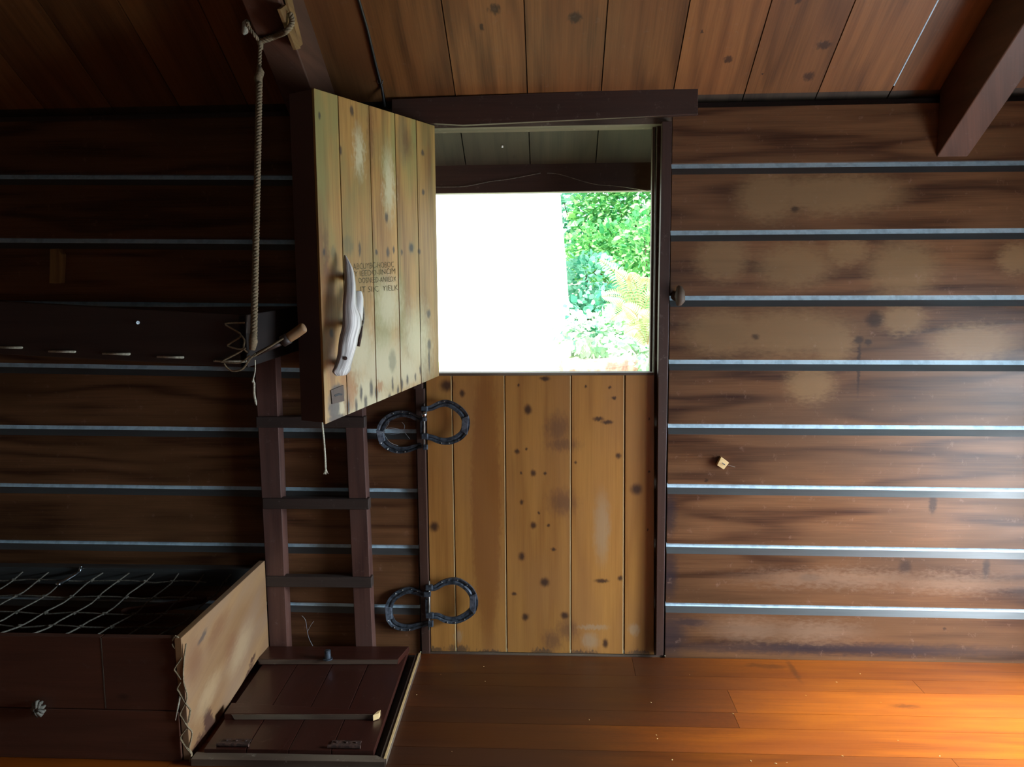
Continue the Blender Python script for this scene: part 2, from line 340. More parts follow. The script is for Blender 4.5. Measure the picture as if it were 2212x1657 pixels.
# ------------------------------------------------------------------ ceiling
def cz(y): return ZT-SL*y             # underside height
RY = -3.3; RZ = cz(RY)
cn = V(0, -SL, -1).normalized()        # underside normal
def roof_strip(mb, x0, x1, y0, y1, m=0, r=None, th=.025, lift=0.0):
    r = rnd() if r is None else r
    L = math.hypot(1, SL)
    P = [(x0, y0), (x1, y0), (x1, y1), (x0, y1)]
    lo = [V(x, y, cz(y)+lift) for x, y in P]; hi = [p-cn*th for p in lo]
    b = len(mb.v); mb.v += lo+hi
    for f in ((0, 1, 2, 3), (7, 6, 5, 4), (0, 4, 5, 1), (1, 5, 6, 2), (2, 6, 7, 3), (3, 7, 4, 0)):
        mb.f.append(tuple(b+i for i in f)); mb.m.append(m); mb.r.append(r)
        mb.uv.append([(-P[i % 4][1]*L, P[i % 4][0]+(.03 if i > 3 else 0)) for i in f])
seam = [atY(px, 205).x for px in (985, 1140, 1298, 1453, 1608, 1767, 1925)]
w = (seam[-1]-seam[0])/6
xs = [seam[0]-w*k for k in range(11, 0, -1)]+seam+[seam[-1]+w*k for k in range(1, 6)]
c = MB(); e = MB()
for i in range(len(xs)-1):
    g = .0022 if abs(xs[i+1]-seam[-1]) > .01 else .003
    roof_strip(c, xs[i]+.0018, xs[i+1]-g, .0, RY, 0)
    roof_strip(e, xs[i]+.0018, xs[i+1]-g, .42, 0.0, 0, lift=.002)
roof_strip(c, xs[0], xs[-1], 0, RY, 0, .37, lift=.03)
roof_strip(e, xs[0], xs[-1], .42, 0, 0, .37, lift=.032)
# far slope of the roof, behind the camera
c.face([(xs[0], RY, RZ), (xs[-1], RY, RZ), (xs[-1], -6.6, cz(0)), (xs[0], -6.6, cz(0))], [(0, 0), (0, 5), (4, 5), (4, 0)], 0, .5)
struct(c.build('ceiling', CEIL), 'sloping ceiling of wide orange brown planks')
struct(e.build('ceiling_eave', EAVE), 'grey brown plank underside of the eave outside the door')
t = MB(); p = atZ(1925, 205, ZT)
x7 = seam[-1]
t.prism([V(x7-.0022, -.02, cz(-.02)-.001), V(x7+.0016, -.02, cz(-.02)-.001), V(x7+.0022, -1.2, cz(-1.2)-.001), V(x7-.004, -1.2, cz(-1.2)-.001)], -cn*.004, (0, 1, 0), (1, 0, 0))
struct(t.build('trim_6', CHINK, origin=(x7, -.02, cz(-.02))), 'pale caulk line filling the ceiling seam beside the right rafter')
# eave fascia
t = MB(); t.box((XL, .30, 1.815), (XR, .345, 1.935), 0); struct(t.build('eave_beam', TRIM, bevel=.003), 'dark board beam under the eave outside')

# ------------------------------------------------------------------ rafters
def rafter(name, xa, xb, label, depth=.232):
    r_ = MB(); y0, y1 = .0, RY
    P = [V(xa, y0, cz(y0)-depth), V(xa, y0, cz(y0)-.0), V(xa, y1, cz(y1)), V(xa, y1, cz(y1)-depth)]
    L = V(0, 1, -SL).normalized()
    r_.prism(P, (xb-xa, 0, 0), L, (0, 0, 1), 0, rnd())
    o = r_.build(name, BEAM, bevel=.004); return struct(o, label)
xr0 = atY(2022, 352, -.0).x; xr1 = atY(2090, 349, -.0).x
rafter('ceiling_beam', xr0, xr1, 'right rafter meeting the board wall, lower face reddish brown')
cp = at(657, 0, (0, SL, 1), ZT); xlr = cp.x; xll = xlr-(xr1-xr0)
rafter('ceiling_beam', xll, xlr, 'left rafter above the open upper door with rope tied round it')

# cable along the ceiling
t = MB(); c0 = at(775, 0, (0, SL, 1), ZT-.006); c1 = at(825, 190, (0, SL, 1), ZT-.006)
d = (c1-c0); t.tube([c0-d*.6, c0, c0+d*.3+V(.003, 0, 0), c0+d*.7, c1, c1+V(.004, .02, -.06)], .0048, 8)
k = thing('electric_cable', c1, 'black electric cable stapled along the ceiling seam', 'cable'); t.build('cable', BLACK, k, smooth=True)
t = MB(); s_ = c0+d*.92; t.tube([s_+V(-.009, 0, .004), s_+V(-.007, 0, -.006), s_+V(.007, 0, -.006), s_+V(.009, 0, .004)], .0018, 6); t.build('staple', STEEL, k)

# ------------------------------------------------------------------ floor and the rest of the room
f = MB()
fy = [atZ(1500, y).y for y in (1424, 1462, 1489, 1538, 1571, 1626)]
ws = [.0]+fy[1:]; stepy = .094
while ws[-1] > -6.6: ws.append(ws[-1]-stepy)
joint = {0: [atZ(1369, 1440).x], 1: [atZ(1990, 1490).x], 2: [atZ(1582, 1515).x], 3: [atZ(1590, 1555).x], 5: [atZ(2065, 1650).x]}
dkp = {(0, 0): .5, (1, 0): .32, (2, 0): .30, (3, 0): .28}
for i in range(len(ws)-1):
    js = joint.get(i) or [(-1.4+rnd()*3.4)]
    e_ = [XL]+js+[XR]
    for j in range(len(e_)-1):
        f.box((e_[j]+.0006, ws[i+1]+.0007, -.03), (e_[j+1]-.0006, ws[i]-.0007, 0), 0)
f.box((XL, -6.6, -.06), (XR, .02, -.004), 0)
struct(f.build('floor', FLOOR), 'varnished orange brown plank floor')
t = MB(); t.box((XL-.08, -6.6, 0), (XL, .09, 2.3), 1); t.prism([V(XL-.08, .09, 2.2), V(XL-.08, -6.6, 2.2), V(XL-.08, RY, RZ+.2)], (.08, 0, 0), (0, 1, 0), (0, 0, 1)); struct(t.build('wall_left', WALL))
# right wall with a tall glazed opening; front wall (behind the camera) with a window
OY0, OY1, OZ0, OZ1 = -1.75, -.35, .02, 1.25
t = MB(); X0, X1 = XR, XR+.08
t.box((X0, OY1, 0), (X1, .09, 2.3), 1); t.box((X0, -6.6, 0), (X1, OY0, 2.3), 1); t.box((X0, OY0, 0), (X1, OY1, OZ0), 1); t.box((X0, OY0, OZ1), (X1, OY1, 2.3), 1)
t.prism([V(X0, .09, 2.2), V(X0, -6.6, 2.2), V(X0, RY, RZ+.2)], (.08, 0, 0), (0, 1, 0), (0, 0, 1)); struct(t.build('wall_right', WALL))
t = MB()
for yy in (OY0, (OY0+OY1)/2-.02, OY1-.04): t.box((X0-.01, yy, OZ0), (X0+.05, yy+.04, OZ1), 2)
for zz in (OZ0, OZ1-.05): t.box((X0-.012, OY0, zz), (X0+.05, OY1, zz+.05), 1)
struct(t.build('window_1', TRIM, bevel=.002))
FX0, FX1, FZ0, FZ1 = 1.0, 2.0, .9, 1.9
t = MB(); Y0, Y1 = -6.68, -6.6
t.box((XL, Y0, 0), (FX0, Y1, 2.2)); t.box((FX1, Y0, 0), (XR, Y1, 2.2)); t.box((FX0, Y0, 0), (FX1, Y1, FZ0)); t.box((FX0, Y0, FZ1), (FX1, Y1, 2.2)); struct(t.build('wall_front', WALL))
t = MB()
for q in (FX0, (FX0+FX1)/2-.02, FX1-.04): t.box((q, Y1-.05, FZ0), (q+.04, Y1+.01, FZ1), 2)
for q in (FZ0, FZ1-.05): t.box((FX0, Y1-.05, q), (FX1, Y1+.012, q+.05), 0)
struct(t.build('window_2', TRIM, bevel=.002))

# ------------------------------------------------------------------ lower door leaf
def xw(px, py, y=.012): return atY(px, py, y)
bt = [(918, 929), (976, 986), (1090, 1095), (1233.5, 1233), (1349, 1347), (1414.5, 1414)]
ytop, ybot = .0, .0
zt = atY(1180, 811, .012).z
d1 = MB(); sh = MB()
for i in range(5):
    a0, a1 = atY(bt[i][0], 820, .012), atY(bt[i][1], 1405, .012); b0, b1 = atY(bt[i+1][0], 820, .012), atY(bt[i+1][1], 1405, .012)
    def ex(p, q, z): return p.x+(q.x-p.x)*(z-p.z)/(q.z-p.z)
    g0 = .0022 if i else .004; g1 = .0022 if i < 4 else .002
    if i == 4: g0 = .004
    P = [V(ex(a0, a1, .006)+g0, .012, .006), V(ex(b0, b1, .006)-g1, .012, .006), V(ex(b0, b1, zt)-g1, .012, zt), V(ex(a0, a1, zt)+g0, .012, zt)]
    d1.prism(P, (0, .025, 0), (0, 0, 1), (1, 0, 0), 0, .13+.17*i)
    if i:  # pale worn arris of the board
        Q = [V(ex(a0, a1, .008)-.0042, .0115, .008), V(ex(a0, a1, .008)-.0012, .0115, .008), V(ex(a0, a1, zt)-.0012, .0115, zt-.002), V(ex(a0, a1, zt)-.0042, .0115, zt-.002)]
        sh.prism(Q, (0, .003, 0), (0, 0, 1), (1, 0, 0))
lx0, lx1 = atY(922, 820).x, atY(1414, 820).x
d1.box((lx0+.002, .034, .01), (lx1-.004, .05, zt-.003), 2, r=.9)
dl = d1.build('door_1', LOWD, origin=(lx0, .03, 0), bevel=.0015); struct(dl, 'closed lower half of the dutch door in knotty golden pine boards')
sh.build('board_edge', PINE, dl)
t = MB(); t.box((lx0+.002, .008, zt), (lx1-.002, .075, zt+.010), 0); t.build('top_ledge', CURB, dl, bevel=.001)

# ------------------------------------------------------------------ upper door leaf, swung open
H0 = atY(944, 500, .0); H = V(H0.x, -.004, 0)
def solve_free(px, pyt, pyb, ztp):
    best = None
    for k in range(400):
        y = -.5-.001*k
        p = atY(px, pyt, y)
        e_ = abs(p.z-ztp)
        if best is None or e_ < best[0]: best = (e_, p.x, p.y)
    return V(best[1], best[2], 0)
zlt = atY(934, 272, -.004).z; zlb = atY(947, 812, -.004).z
FR = solve_free(677, 190, 915, zlt)
ld = (FR-H); LW = ld.length; ld.normalize(); ln = V(-ld.y, ld.x, 0)
if ln.dot(CAM-H) < 0: ln = -ln
def atL(px, py, off=0.0): return at(px, py, ln, ln.dot(H)+off)
def Lc(px, py, off=0.0):
    p = atL(px, py, off); return ((p-H).dot(ld), p.z)
zb_free = atL(711, 915).z
AX = (ld, ln, V(0, 0, 1)); OR = V(H.x, H.y, 0)
sm = [0.0, Lc(905, 560)[0], Lc(860, 560)[0], Lc(806, 560)[0], Lc(741, 560)[0], LW]
u_ = MB(); zl = zlb
def LS(px, py, rx, ry):
    s, z = Lc(px, py); return (z, s+H.dot(ld), ry*.0019, rx*.0030)
drk = [LS(*q) for q in ((913, 330, 3, 6), (914, 415, 3, 6), (926, 678, 4, 9), (927, 745, 4, 12), (927, 775, 2, 30), (777, 540, 2, 14), (838, 545, 3, 10), (813, 545, 2, 6), (850, 540, 2, 7), (868, 545, 2, 6), (905, 543, 3, 6), (888, 535, 4, 8), (780, 850, 2.5, 15), (802, 840, 3, 16), (813, 850, 3, 12), (790, 870, 3, 14), (868, 830, 2.5, 12), (880, 820, 2.5, 10), (897, 815, 2, 8), (848, 830, 2, 14), (752, 880, 3, 12), (716, 720, 3, 8), (700, 545, 2, 6), (835, 470, 3, 10), (830, 880, 3, 8), (735, 325, 2, 8), (770, 880, 2.5, 16), (842, 860, 3, 10), (860, 845, 2, 12), (908, 800, 2, 10), (690, 250, 2, 6), (760, 240, 3, 9))]
grn = [LS(*q) for q in ((752, 530, 8, 18), (720, 545, 4, 12), (848, 780, 7, 22), (888, 535, 6, 12), (870, 300, 10, 50), (760, 690, 20, 30))]
blc = [LS(*q) for q in ((780, 760, 26, 60), (800, 880, 60, 50), (880, 800, 40, 40), (840, 660, 24, 50), (830, 790, 60, 60), (900, 740, 28, 70), (790, 840, 20, 40), (735, 880, 12, 24), (775, 330, 8, 40), (840, 400, 10, 60))]
org = [LS(*q) for q in ((706, 700, 8, 90), (820, 835, 6, 10), (760, 850, 8, 30), (712, 620, 8, 60), (748, 820, 10, 20))]
gry = [LS(*q) for q in ((729, 850, 11, 18), (728, 905, 14, 10), (722, 880, 9, 30))]
LEAF = wood('upper_door_wood', 'bf9450', '80582c', '86824c', al=.85, rough=.5, ring=.5, grain=.8, plank=.45, blot=.9, rk=10, bump=.15,
            spots=[('d0c8a4', .9, .9, .06, blc), ('a86a30', .6, .6, .04, org), ('5a6048', .5, .5, .02, grn), ('5a2f1c', .5, .8, .03, [LS(*q) for q in ((718, 780, 7, 40), (750, 870, 5, 30), (880, 310, 10, 30), (800, 300, 5, 60), (705, 560, 4, 50))]), ('4a4848', .85, .4, .02, gry), ('26242a', .8, .6, .01, drk)])
for i in range(5):
    g = .0016
    z0 = zlb+(zb_free-zlb)*sm[i]/LW; z1 = zlb+(zb_free-zlb)*sm[i+1]/LW
    P = [V(sm[i]+g, 0, z0), V(sm[i+1]-g, 0, z1), V(sm[i+1]-g, 0, zlt), V(sm[i]+g, 0, zlt)]
    Wd = [OR+ld*p.x+V(0, 0, p.z) for p in P]
    u_.prism(Wd, -ln*.010, (0, 0, 1), ld, 0, .11+.19*i)
ul = u_.build('door_2', LEAF, origin=(H.x, H.y, zlb), bevel=.0012); struct(ul, 'weathered golden upper half of the dutch door swung open into the room')
zm = min(zlb, zb_free)
b_ = MB()
b_.prism([OR+ld*.003+V(0, 0, zlb+.004), OR+ld*(LW-.001)+V(0, 0, zb_free+.004), OR+ld*(LW-.001)+V(0, 0, zlt-.002), OR+ld*.003+V(0, 0, zlt-.002)], -ln*.001, (0, 0, 1), ld); b_.v = [q-ln*.011 if i_ < 4 else q-ln*.104 for i_, q in enumerate(b_.v)]
for z in (zm+.12, zlt-.22): b_.box((.03, -.118, z+.08), (LW-.03, -.105, z+.18), 0, ax=AX, org=OR)
b_.build('back_boarding', DOORB, ul, bevel=.002)
# patch with a keyhole slot at the lower free corner
pt = MB(); P = [atL(a, b, .0015) for a, b in ((714, 843), (741, 832), (743, 866), (717, 873))]; pt.prism(P, ln*.002, (0, 0, 1), ld); pt.build('repair_patch', CURB, ul)
pt = MB(); P = [atL(a, b, .0038) for a, b in ((722, 853), (732, 849), (740, 851), (738, 854), (732, 854), (724, 857))]; pt.prism(P, ln*.001, (0, 0, 1), ld); pt.build('slot', BLACK, ul)
# faint carved writing
INK = plain('carved_letter_dark', '564a2c', '4c4630', .8)
def text_line(s_, pa, pb, size):
    cu = bpy.data.curves.new('txt', 'FONT'); cu.body = s_; cu.size = 1; cu.resolution_u = 2; cu.offset = -.012
    tmp = bpy.data.objects.new('txt', cu); COL.objects.link(tmp); bpy.context.view_layer.update()
    me = bpy.data.meshes.new_from_object(tmp.evaluated_get(bpy.context.evaluated_depsgraph_get())); bpy.data.objects.remove(tmp)
    wmax = max(v.co.x for v in me.vertices)
    A = atL(*pa, .0008); B = atL(*pb, .0008)
    return me, A, B, wmax, size
wr = MB()
for s_, pa, pb, h in (('ABCUYBC-HOBOC', (763, 583), (851, 577), .020), ('Y IEEDO-IINCIM', (765, 598), (854, 591), .019), ('OOSNEED-ANIIEDX', (774, 612), (856, 608), .018), ('IT SIIC  YIELK', (778, 632), (860, 627), .019)):
    me, A, B, wm, h = text_line(s_, pa, pb, h)
    base = len(wr.v); dx = (B-A)/wm
    wr.v += [A+dx*v.co.x+V(0, 0, v.co.y*h/.7+.0012*math.sin(v.co.x*9)) for v in me.vertices]
    for p_ in me.polygons:
        wr.f.append(tuple(base+i for i in p_.vertices)); wr.m.append(0); wr.r.append(0); wr.uv.append([(0, 0)]*len(p_.vertices))
wr.build('carved_writing', INK, ul)
# driftwood handle
def hsec(y, xa, xb, off, th):
    a = atL(xa, y, off); b = atL(xb, y, off); return (a+b)/2, (a-b).length/2, th
secs = [hsec(551, 744, 746, .030, .003), hsec(566, 745, 753, .036, .010), hsec(583, 746, 760, .046, .014), hsec(611, 747.5, 764, .056, .017), hsec(640, 745.5, 765, .062, .019), hsec(662, 743.5, 767, .064, .020),
        hsec(684, 743.5, 777, .066, .021), hsec(704, 743, 778, .066, .021), hsec(729, 737, 772, .066, .021), hsec(747, 734, 769, .066, .020), hsec(766, 732, 763, .066, .019), hsec(790, 725, 756, .066, .018), hsec(802, 720, 754, .066, .016), hsec(811, 727, 747, .066, .010)]
hm = MB(); seg = 20; base = 0; P2 = []
cs = smooth_pts([s_[0] for s_ in secs], 4); 
hw = smooth_pts([V(s_[1], s_[2], 0) for s_ in secs], 4)
for i, (p, h_) in enumerate(zip(cs, hw)):
    for k in range(seg):
        q = 2*math.pi*k/seg; ri = 1+.05*math.sin(5*q+i*.13)+.02*math.sin(11*q+i*.31)
        hm.v.append(p+ld*math.cos(q)*h_.x*ri+ln*math.sin(q)*h_.y*ri)
N = len(cs)
for i in range(N-1):
    for k in range(seg):
        k2 = (k+1) % seg; hm.f.append((i*seg+k, i*seg+k2, (i+1)*seg+k2, (i+1)*seg+k)); hm.m.append(0); hm.r.append(0)
        hm.uv.append([(i*.011, k*.004), (i*.011, (k+1)*.004), ((i+1)*.011, (k+1)*.004), ((i+1)*.011, k*.004)])
for f_ in (tuple(range(seg))[::-1], tuple((N-1)*seg+k for k in range(seg))): hm.f.append(f_); hm.m.append(0); hm.r.append(0); hm.uv.append([(0, 0)]*seg)
hp = [atL(768, 690, .062), atL(771, 665, .060), atL(773, 645, .052), atL(772, 632, .046)]
hm.tube(smooth_pts(hp, 4), [.022-.0006*i for i in range(13)], 12)
hd = hm.build('driftwood_handle', DRIFT, ul, smooth=True); tag(hd, 'bleached grey driftwood branch handle')
sp_ = MB(); q = atL(741, 690, .0); 
for (px, py, l) in ((752, 600, .05), (755, 700, .055), (740, 785, .055)): sp_.tube([atL(px, py, .001), atL(px, py, l)], .012, 10)
sp_.build('stand_off', RUST, hd)
wv = MB(); pts = smooth_pts([atL(766, 632, .05), atL(775, 642, .045), atL(784, 665, .03), atL(785, 690, .02), atL(781, 706, .012)], 5); wv.tube(pts, .0038, 8)
wv.build('vine_loop', NET, hd, smooth=True)
wv = MB(); wv.tube([atL(781, 704, .012), atL(778, 725, .014), atL(774, 748, .012)], [.005, .0065, .0055], 8); wv.build('latch_rod', RUST, hd, smooth=True)
wv = MB(); wv.tube([atL(746, 774, .084), atL(746, 774, .086)], .006, 10); wv.build('plug', RUST, hd)

# ------------------------------------------------------------------ horseshoe hinges
def hinge(o, sc, left, right, pinx, pin, knucks, shiny, label):
    def P(x, y, off): return atY(o[0]+x/sc, o[1]+y/sc, -off)
    loc = P(pinx, (pin[0]+pin[1])/2, .02)
    root = thing('horseshoe_hinge', loc, label, 'hinge', 'horseshoe hinges of the lower door')
    for nm, L, off, wd in (('wall_horseshoe', left, .014, .0120), ('door_horseshoe', right, .020, .0125)):
        m = MB(); C = smooth_pts([P(x, y, off) for x, y in L], 5); n = len(C); cen = sum(C, V(0, 0, 0))/n
        rowi, rowo = [], []
        ns = []
        for i, p in enumerate(C):
            tt = (C[min(i+1, n-1)]-C[max(i-1, 0)]).normalized(); nn = V(-tt.z, 0, tt.x)
            if nn.dot(p-cen) < 0: nn = -nn
            s_ = i/(n-1); w_ = wd*(.75+.45*math.sin(math.pi*s_))
            ns.append((p, nn, w_))
        b = 0; th = .009
        for p, nn, w_ in ns:   # five point profile: outer rim, fullered groove, inner edge
            m.v += [p+nn*w_+V(0, th/2, 0), p+nn*w_-V(0, th/2+.002, 0), p+nn*w_*.45-V(0, th/2, 0), p+nn*w_*.1-V(0, th/2-.0035, 0), p-nn*w_*.3-V(0, th/2, 0), p-nn*w_-V(0, th/2-.001, 0), p-nn*w_+V(0, th/2, 0)]
        K = 7
        for i in range(n-1):
            for k in range(K):
                k2 = (k+1) % K; m.f.append((i*K+k, i*K+k2, (i+1)*K+k2, (i+1)*K+k)); m.m.append(0); m.r.append(0); m.uv.append([(0, 0)]*4)
        m.f += [tuple(range(K))[::-1], tuple((n-1)*K+k for k in range(K))]
        for _ in (0, 1): m.m.append(0); m.r.append(0); m.uv.append([(0, 0)]*K)
        ob = m.build(nm, IRON, root)
        for fr in (.16, .23, .3, .37, .63, .7, .77, .84):
            p, nn, w_ = ns[int(fr*(n-1))]; q = p+nn*w_*.55
            nl = MB(); nl.tube([q+V(0, .004, 0), q-V(0, .0085, 0), q-V(0, .011, 0)+nn*.002], [.0024, .0024, .001], 6); nl.build('nail', NAIL, ob)
        p0, p1 = (ns[int(.47*(n-1))], ns[int(.62*(n-1))]) if nm[0] == 'd' else (ns[int(.5*(n-1))], ns[int(.62*(n-1))])
        tp = MB(); tp.prism([p0[0]+p0[1]*p0[2]*1.15-V(0, .0105, 0), p1[0]+p1[1]*p1[2]*1.15-V(0, .0105, 0), p1[0]-p1[1]*p1[2]*.7-V(0, .0075, 0), p0[0]-p0[1]*p0[2]*.7-V(0, .0075, 0)], (0, .006, 0), (1, 0, 0), (0, 0, 1)); tp.build('toe_plate', NAILG, ob, bevel=.0015)
    m = MB(); m.tube([P(pinx, pin[0], .026), P(pinx, pin[1], .026)], .0032, 10); m.build('hinge_pin', NAIL, root, smooth=True)
    for (x, y, hw_, hh) in knucks:
        m = MB(); a = P(x-hw_, y-hh, .034); b = P(x+hw_, y+hh, .034); m.box((a.x, .0, b.z), (b.x, .016, a.z), 0, org=V(0, a.y, 0)); m.build('knuckle', IRON, root, bevel=.003)
    if shiny:
        x, y, hh = shiny; m = MB(); m.tube([P(x, y-hh, .036), P(x, y+hh, .036)], .0110, 16); m.build('steel_collar', STEEL, root, smooth=True)
    # spacer from wall
    m = MB(); a = P(pinx, (pin[0]+pin[1])/2, 0); m.box((a.x-.012, -.026, a.z-.035), (a.x+.006, -.0, a.z+.035), 2); m.build('hinge_block', IRON, root, bevel=.003)
hinge((780, 840), 7.9, [(1020, 520), (930, 490), (820, 440), (680, 425), (540, 460), (420, 540), (345, 660), (335, 780), (380, 900), (480, 990), (620, 1040), (780, 1035), (900, 1000), (1030, 960)],
      [(1080, 350), (1200, 325), (1330, 265), (1450, 245), (1580, 290), (1700, 380), (1770, 480), (1790, 600), (1750, 740), (1650, 835), (1500, 890), (1350, 885), (1200, 830), (1070, 810)],
      1075, (255, 1030), [(1075, 340, 60, 42), (1075, 520, 40, 38), (1080, 815, 60, 50), (1095, 1000, 40, 45)], (1075, 435, 50),
      'upper horseshoe hinge with a shiny steel collar on its pin')
hinge((800, 1220), 7.53, [(960, 490), (860, 480), (740, 440), (620, 415), (490, 455), (370, 550), (305, 680), (310, 830), (370, 950), (490, 1010), (640, 1020), (780, 985), (960, 940)],
      [(950, 385), (1050, 375), (1180, 300), (1310, 265), (1440, 280), (1580, 370), (1660, 480), (1690, 620), (1650, 750), (1520, 850), (1380, 900), (1230, 890), (1090, 830), (950, 835)],
      955, (265, 1060), [(950, 380, 60, 45), (920, 490, 60, 40), (960, 835, 65, 45), (975, 970, 45, 50)], None,
      'lower horseshoe hinge near the floor, all dull grey iron')

# ------------------------------------------------------------------ ladder
LD = thing('ladder', (-.9, -.03, 0.02), 'dark brown wooden ladder fixed to the wall behind the open hatch', 'ladder')
def rail(top, bot, pr):
    m = MB(); (x0, x1, y0), (x2, x3, y1) = top, bot
    P = [atY(x0, y0, -pr), atY(x1, y0, -pr), atY(x3, y1, -pr), atY(x2, y1, -pr)]
    s = P[2].z/(P[0].z-P[2].z) if False else 0
    k0 = (P[3].z-.0)/(P[0].z-P[3].z)
    P[3] = P[3]-(P[0]-P[3])*k0; k1 = (P[2].z)/(P[1].z-P[2].z); P[2] = P[2]-(P[1]-P[2])*k1
    m.prism(P, (0, pr-.001, 0), (0, 0, 1), (1, 0, 0)); m.build('rail', LADR, LD, bevel=.002)
rail((548, 594, 745), (582, 620, 1395), .058)
rail((738, 777, 740), (768, 805, 1395), .058)
for (xa, xb, ya, yb) in ((552, 788, 899, 926), (566, 797, 1075, 1103), (573, 803, 1244, 1272)):
    m = MB(); a, b = atY(xa, ya, -.066), atY(xb, yb, -.066); zc = (a.z+b.z)/2; m.box((a.x, -.066, zc-.021), (b.x, -.030, zc+.021), 0); m.build('rung', RUNG, LD, bevel=.003)

# ------------------------------------------------------------------ lower bunk
YB = atZ(300, 1642).y
XE = atZ(412, 1642).x
zB = atY(300, 1378, YB).z
BK = thing('bunk_bed', (XE-.9, YB, 0), 'low dark board bunk on the floor with a rope net inside', 'bunk')
cut = atY(222, 1450, YB).x; zj = atY(300, 1535, YB).z
m = MB(); m.box((XL+.02, YB, zj+.002), (cut-.001, YB+.024, zB), 0); m.box((cut+.002, YB, zj+.002), (XE-.025, YB+.024, zB), 0); m.build('upper_front_board', BUNK, BK, bevel=.002)
m = MB(); m.box((cut-.001, YB-.0005, zj+.004), (cut+.0022, YB+.004, zB-.002), 2); m.build('joint_filler', CURB, BK)
m = MB(); m.box((XL+.02, YB-.002, .0), (XE-.025, YB+.022, zj), 0); m.build('lower_front_board', BUNK, BK, bevel=.002)
# end board (plane x = XE)
pe = [(390, 1380), (572, 1211), (581, 1397), (560, 1420), (528, 1470), (470, 1560), (430, 1625), (412, 1642)]
P = [atX(a, b, XE) for a, b in pe]
P = [V(XE, min(max(p.y, YB-.01), -.004), max(p.z, .0)) for p in P]
m = MB(); m.prism(P, (-.022, 0, 0), (0, .8, .25), (0, -.3, .9), 0, .42)
eb = m.build('end_board', ENDB, BK, bevel=.002); tag(eb, 'pale worn end board of the low bunk')
# back ledger and rail
m = MB(); a = atY(100, 1226, -.05); b = atY(100, 1246, -.05); m.box((XL+.02, -.05, b.z-.03), (XE-.025, -.001, a.z), 0); m.build('back_ledger', BAND, BK, bevel=.002)
m = MB(); m.box((XL+.02, YB+.05, .02), (XE-.03, -.03, .05), 0); m.build('bunk_floor', BUNKU, BK)
m = MB(); z = atY(300, 1318, -.35).z; a = atY(262, 1318, -.35); b = atY(362, 1310, -.25)
m.prism([a, a+V(.0, 0, -.035), b+V(.1, .08, -.02), b+V(.1, .08, 0.0)], (0, .02, 0), (1, 0, 0), (0, 0, 1)); m.build('slat_end', BUNK, BK)
# rope net
zN = zB-.035
nt = MB()
ya, yb = YB+.03, -.052
def netp(s, t_):   # s across the bunk (0 front, 1 back), t along x
    x = t_; y = ya+(yb-ya)*s; sag = .03*math.sin(math.pi*s); return V(x, y, zN-sag+(b_led-zN)*s)
b_led = atY(100, 1236, -.05).z-.0
xfs = []
x = XE-.14
while x > XL+.2: xfs.append(x); x -= .104
for x in xfs:   # slanting cross cords
    nt.tube(smooth_pts([netp(s/8, x+.007*math.sin(s*2.1+x*9)) for s in range(9)], 2), .0026, 6)
for j, s in enumerate((.10, .28, .48, .70, .9)):
    nt.tube(smooth_pts([netp(s, XE-.12-.1*k-.10*s)+V(0, .004*math.sin(k*3.3+j), .004*math.sin(k*2.2)) for k in range(17) if XE-.12-.1*k-.10*s > XL+.1], 2), .0028, 6)
    for i, x in enumerate(xfs): p = netp(s, x); nt.tube([p-V(.009, 0, .002), p, p+V(.009, .002, .003)], [.0025, .0065, .0025], 6)
nt.build('rope_net', NET, BK)
# steel hook of the net on the ledger
m = MB(); hk = smooth_pts([atY(175, 1222, -.055), atY(172, 1234, -.06), atY(160, 1243, -.09), atY(140, 1255, -.13), atY(124, 1264, -.17)], 4)
m.tube(hk, [.005+.0045*(i/(len(hk)-1)) for i in range(len(hk))], 10); tag(m.build('hook', STEEL, BK, smooth=True), 'blue grey steel hook')
# cord lacing at the corner
m = MB()
def lac(pl, r_=.0028): m.tube(smooth_pts(pl, 3), r_, 6)
zz = [atY(400, y, YB-.004) for y in (1385, 1425, 1470, 1510, 1550, 1590, 1635)]
def cf(px, py, o=.006): return atY(px, py, YB-o)
def ce(px, py): p = atX(px, py, XE+.005); return p
lac([cf(393, 1420), cf(377, 1444), cf(380, 1452), cf(391, 1468)])
lac([cf(390, 1474), cf(383, 1487), cf(386, 1494), cf(398, 1515), cf(411, 1533), cf(411, 1536), cf(407, 1560)])
lac([cf(400, 1520), cf(389, 1542), cf(393, 1550), cf(405, 1570), cf(415, 1583), cf(409, 1612)])
lac([cf(403, 1574), cf(390, 1592), cf(396, 1606), cf(406, 1620)])
lac([cf(402, 1391), cf(397, 1430), cf(396, 1470), cf(404, 1500), cf(402, 1518)], .0024)
lac([cf(372, 1384), cf(379, 1374), cf(390, 1384), cf(388, 1396), cf(378, 1400), cf(372, 1390)])
lac([cf(405, 1618), cf(413, 1628), cf(411, 1645)], .004)
m.build('corner_lacing', ROPE, BK)
m = MB(); m.tube([cf(389, 1505), cf(384, 1530), cf(379, 1556)], [.0035, .003, .0012], 6); m.build('cord_tail', ROPEL, BK)
# knotted rope end knob on the front board
kb = thing('knotted_rope_knob', atY(84, 1530, YB), 'frayed grey rope knot knob on the front of the low bunk', 'knot')
m = MB(); c_ = atY(84, 1530, YB-.010)
for k in range(9):
    a_ = k*2*math.pi/9+.3; r_ = .022
    q = c_+V(math.cos(a_)*r_*.8, -.003, math.sin(a_)*r_); m.tube([c_+V(0, .012, 0), c_+(q-c_)*.5-V(0, .010, 0), q-V(0, .002, 0), q+V(0, .008, 0)], [.003, .0075, .006, .003], 7)
m.build('knot', NET, kb, smooth=True)

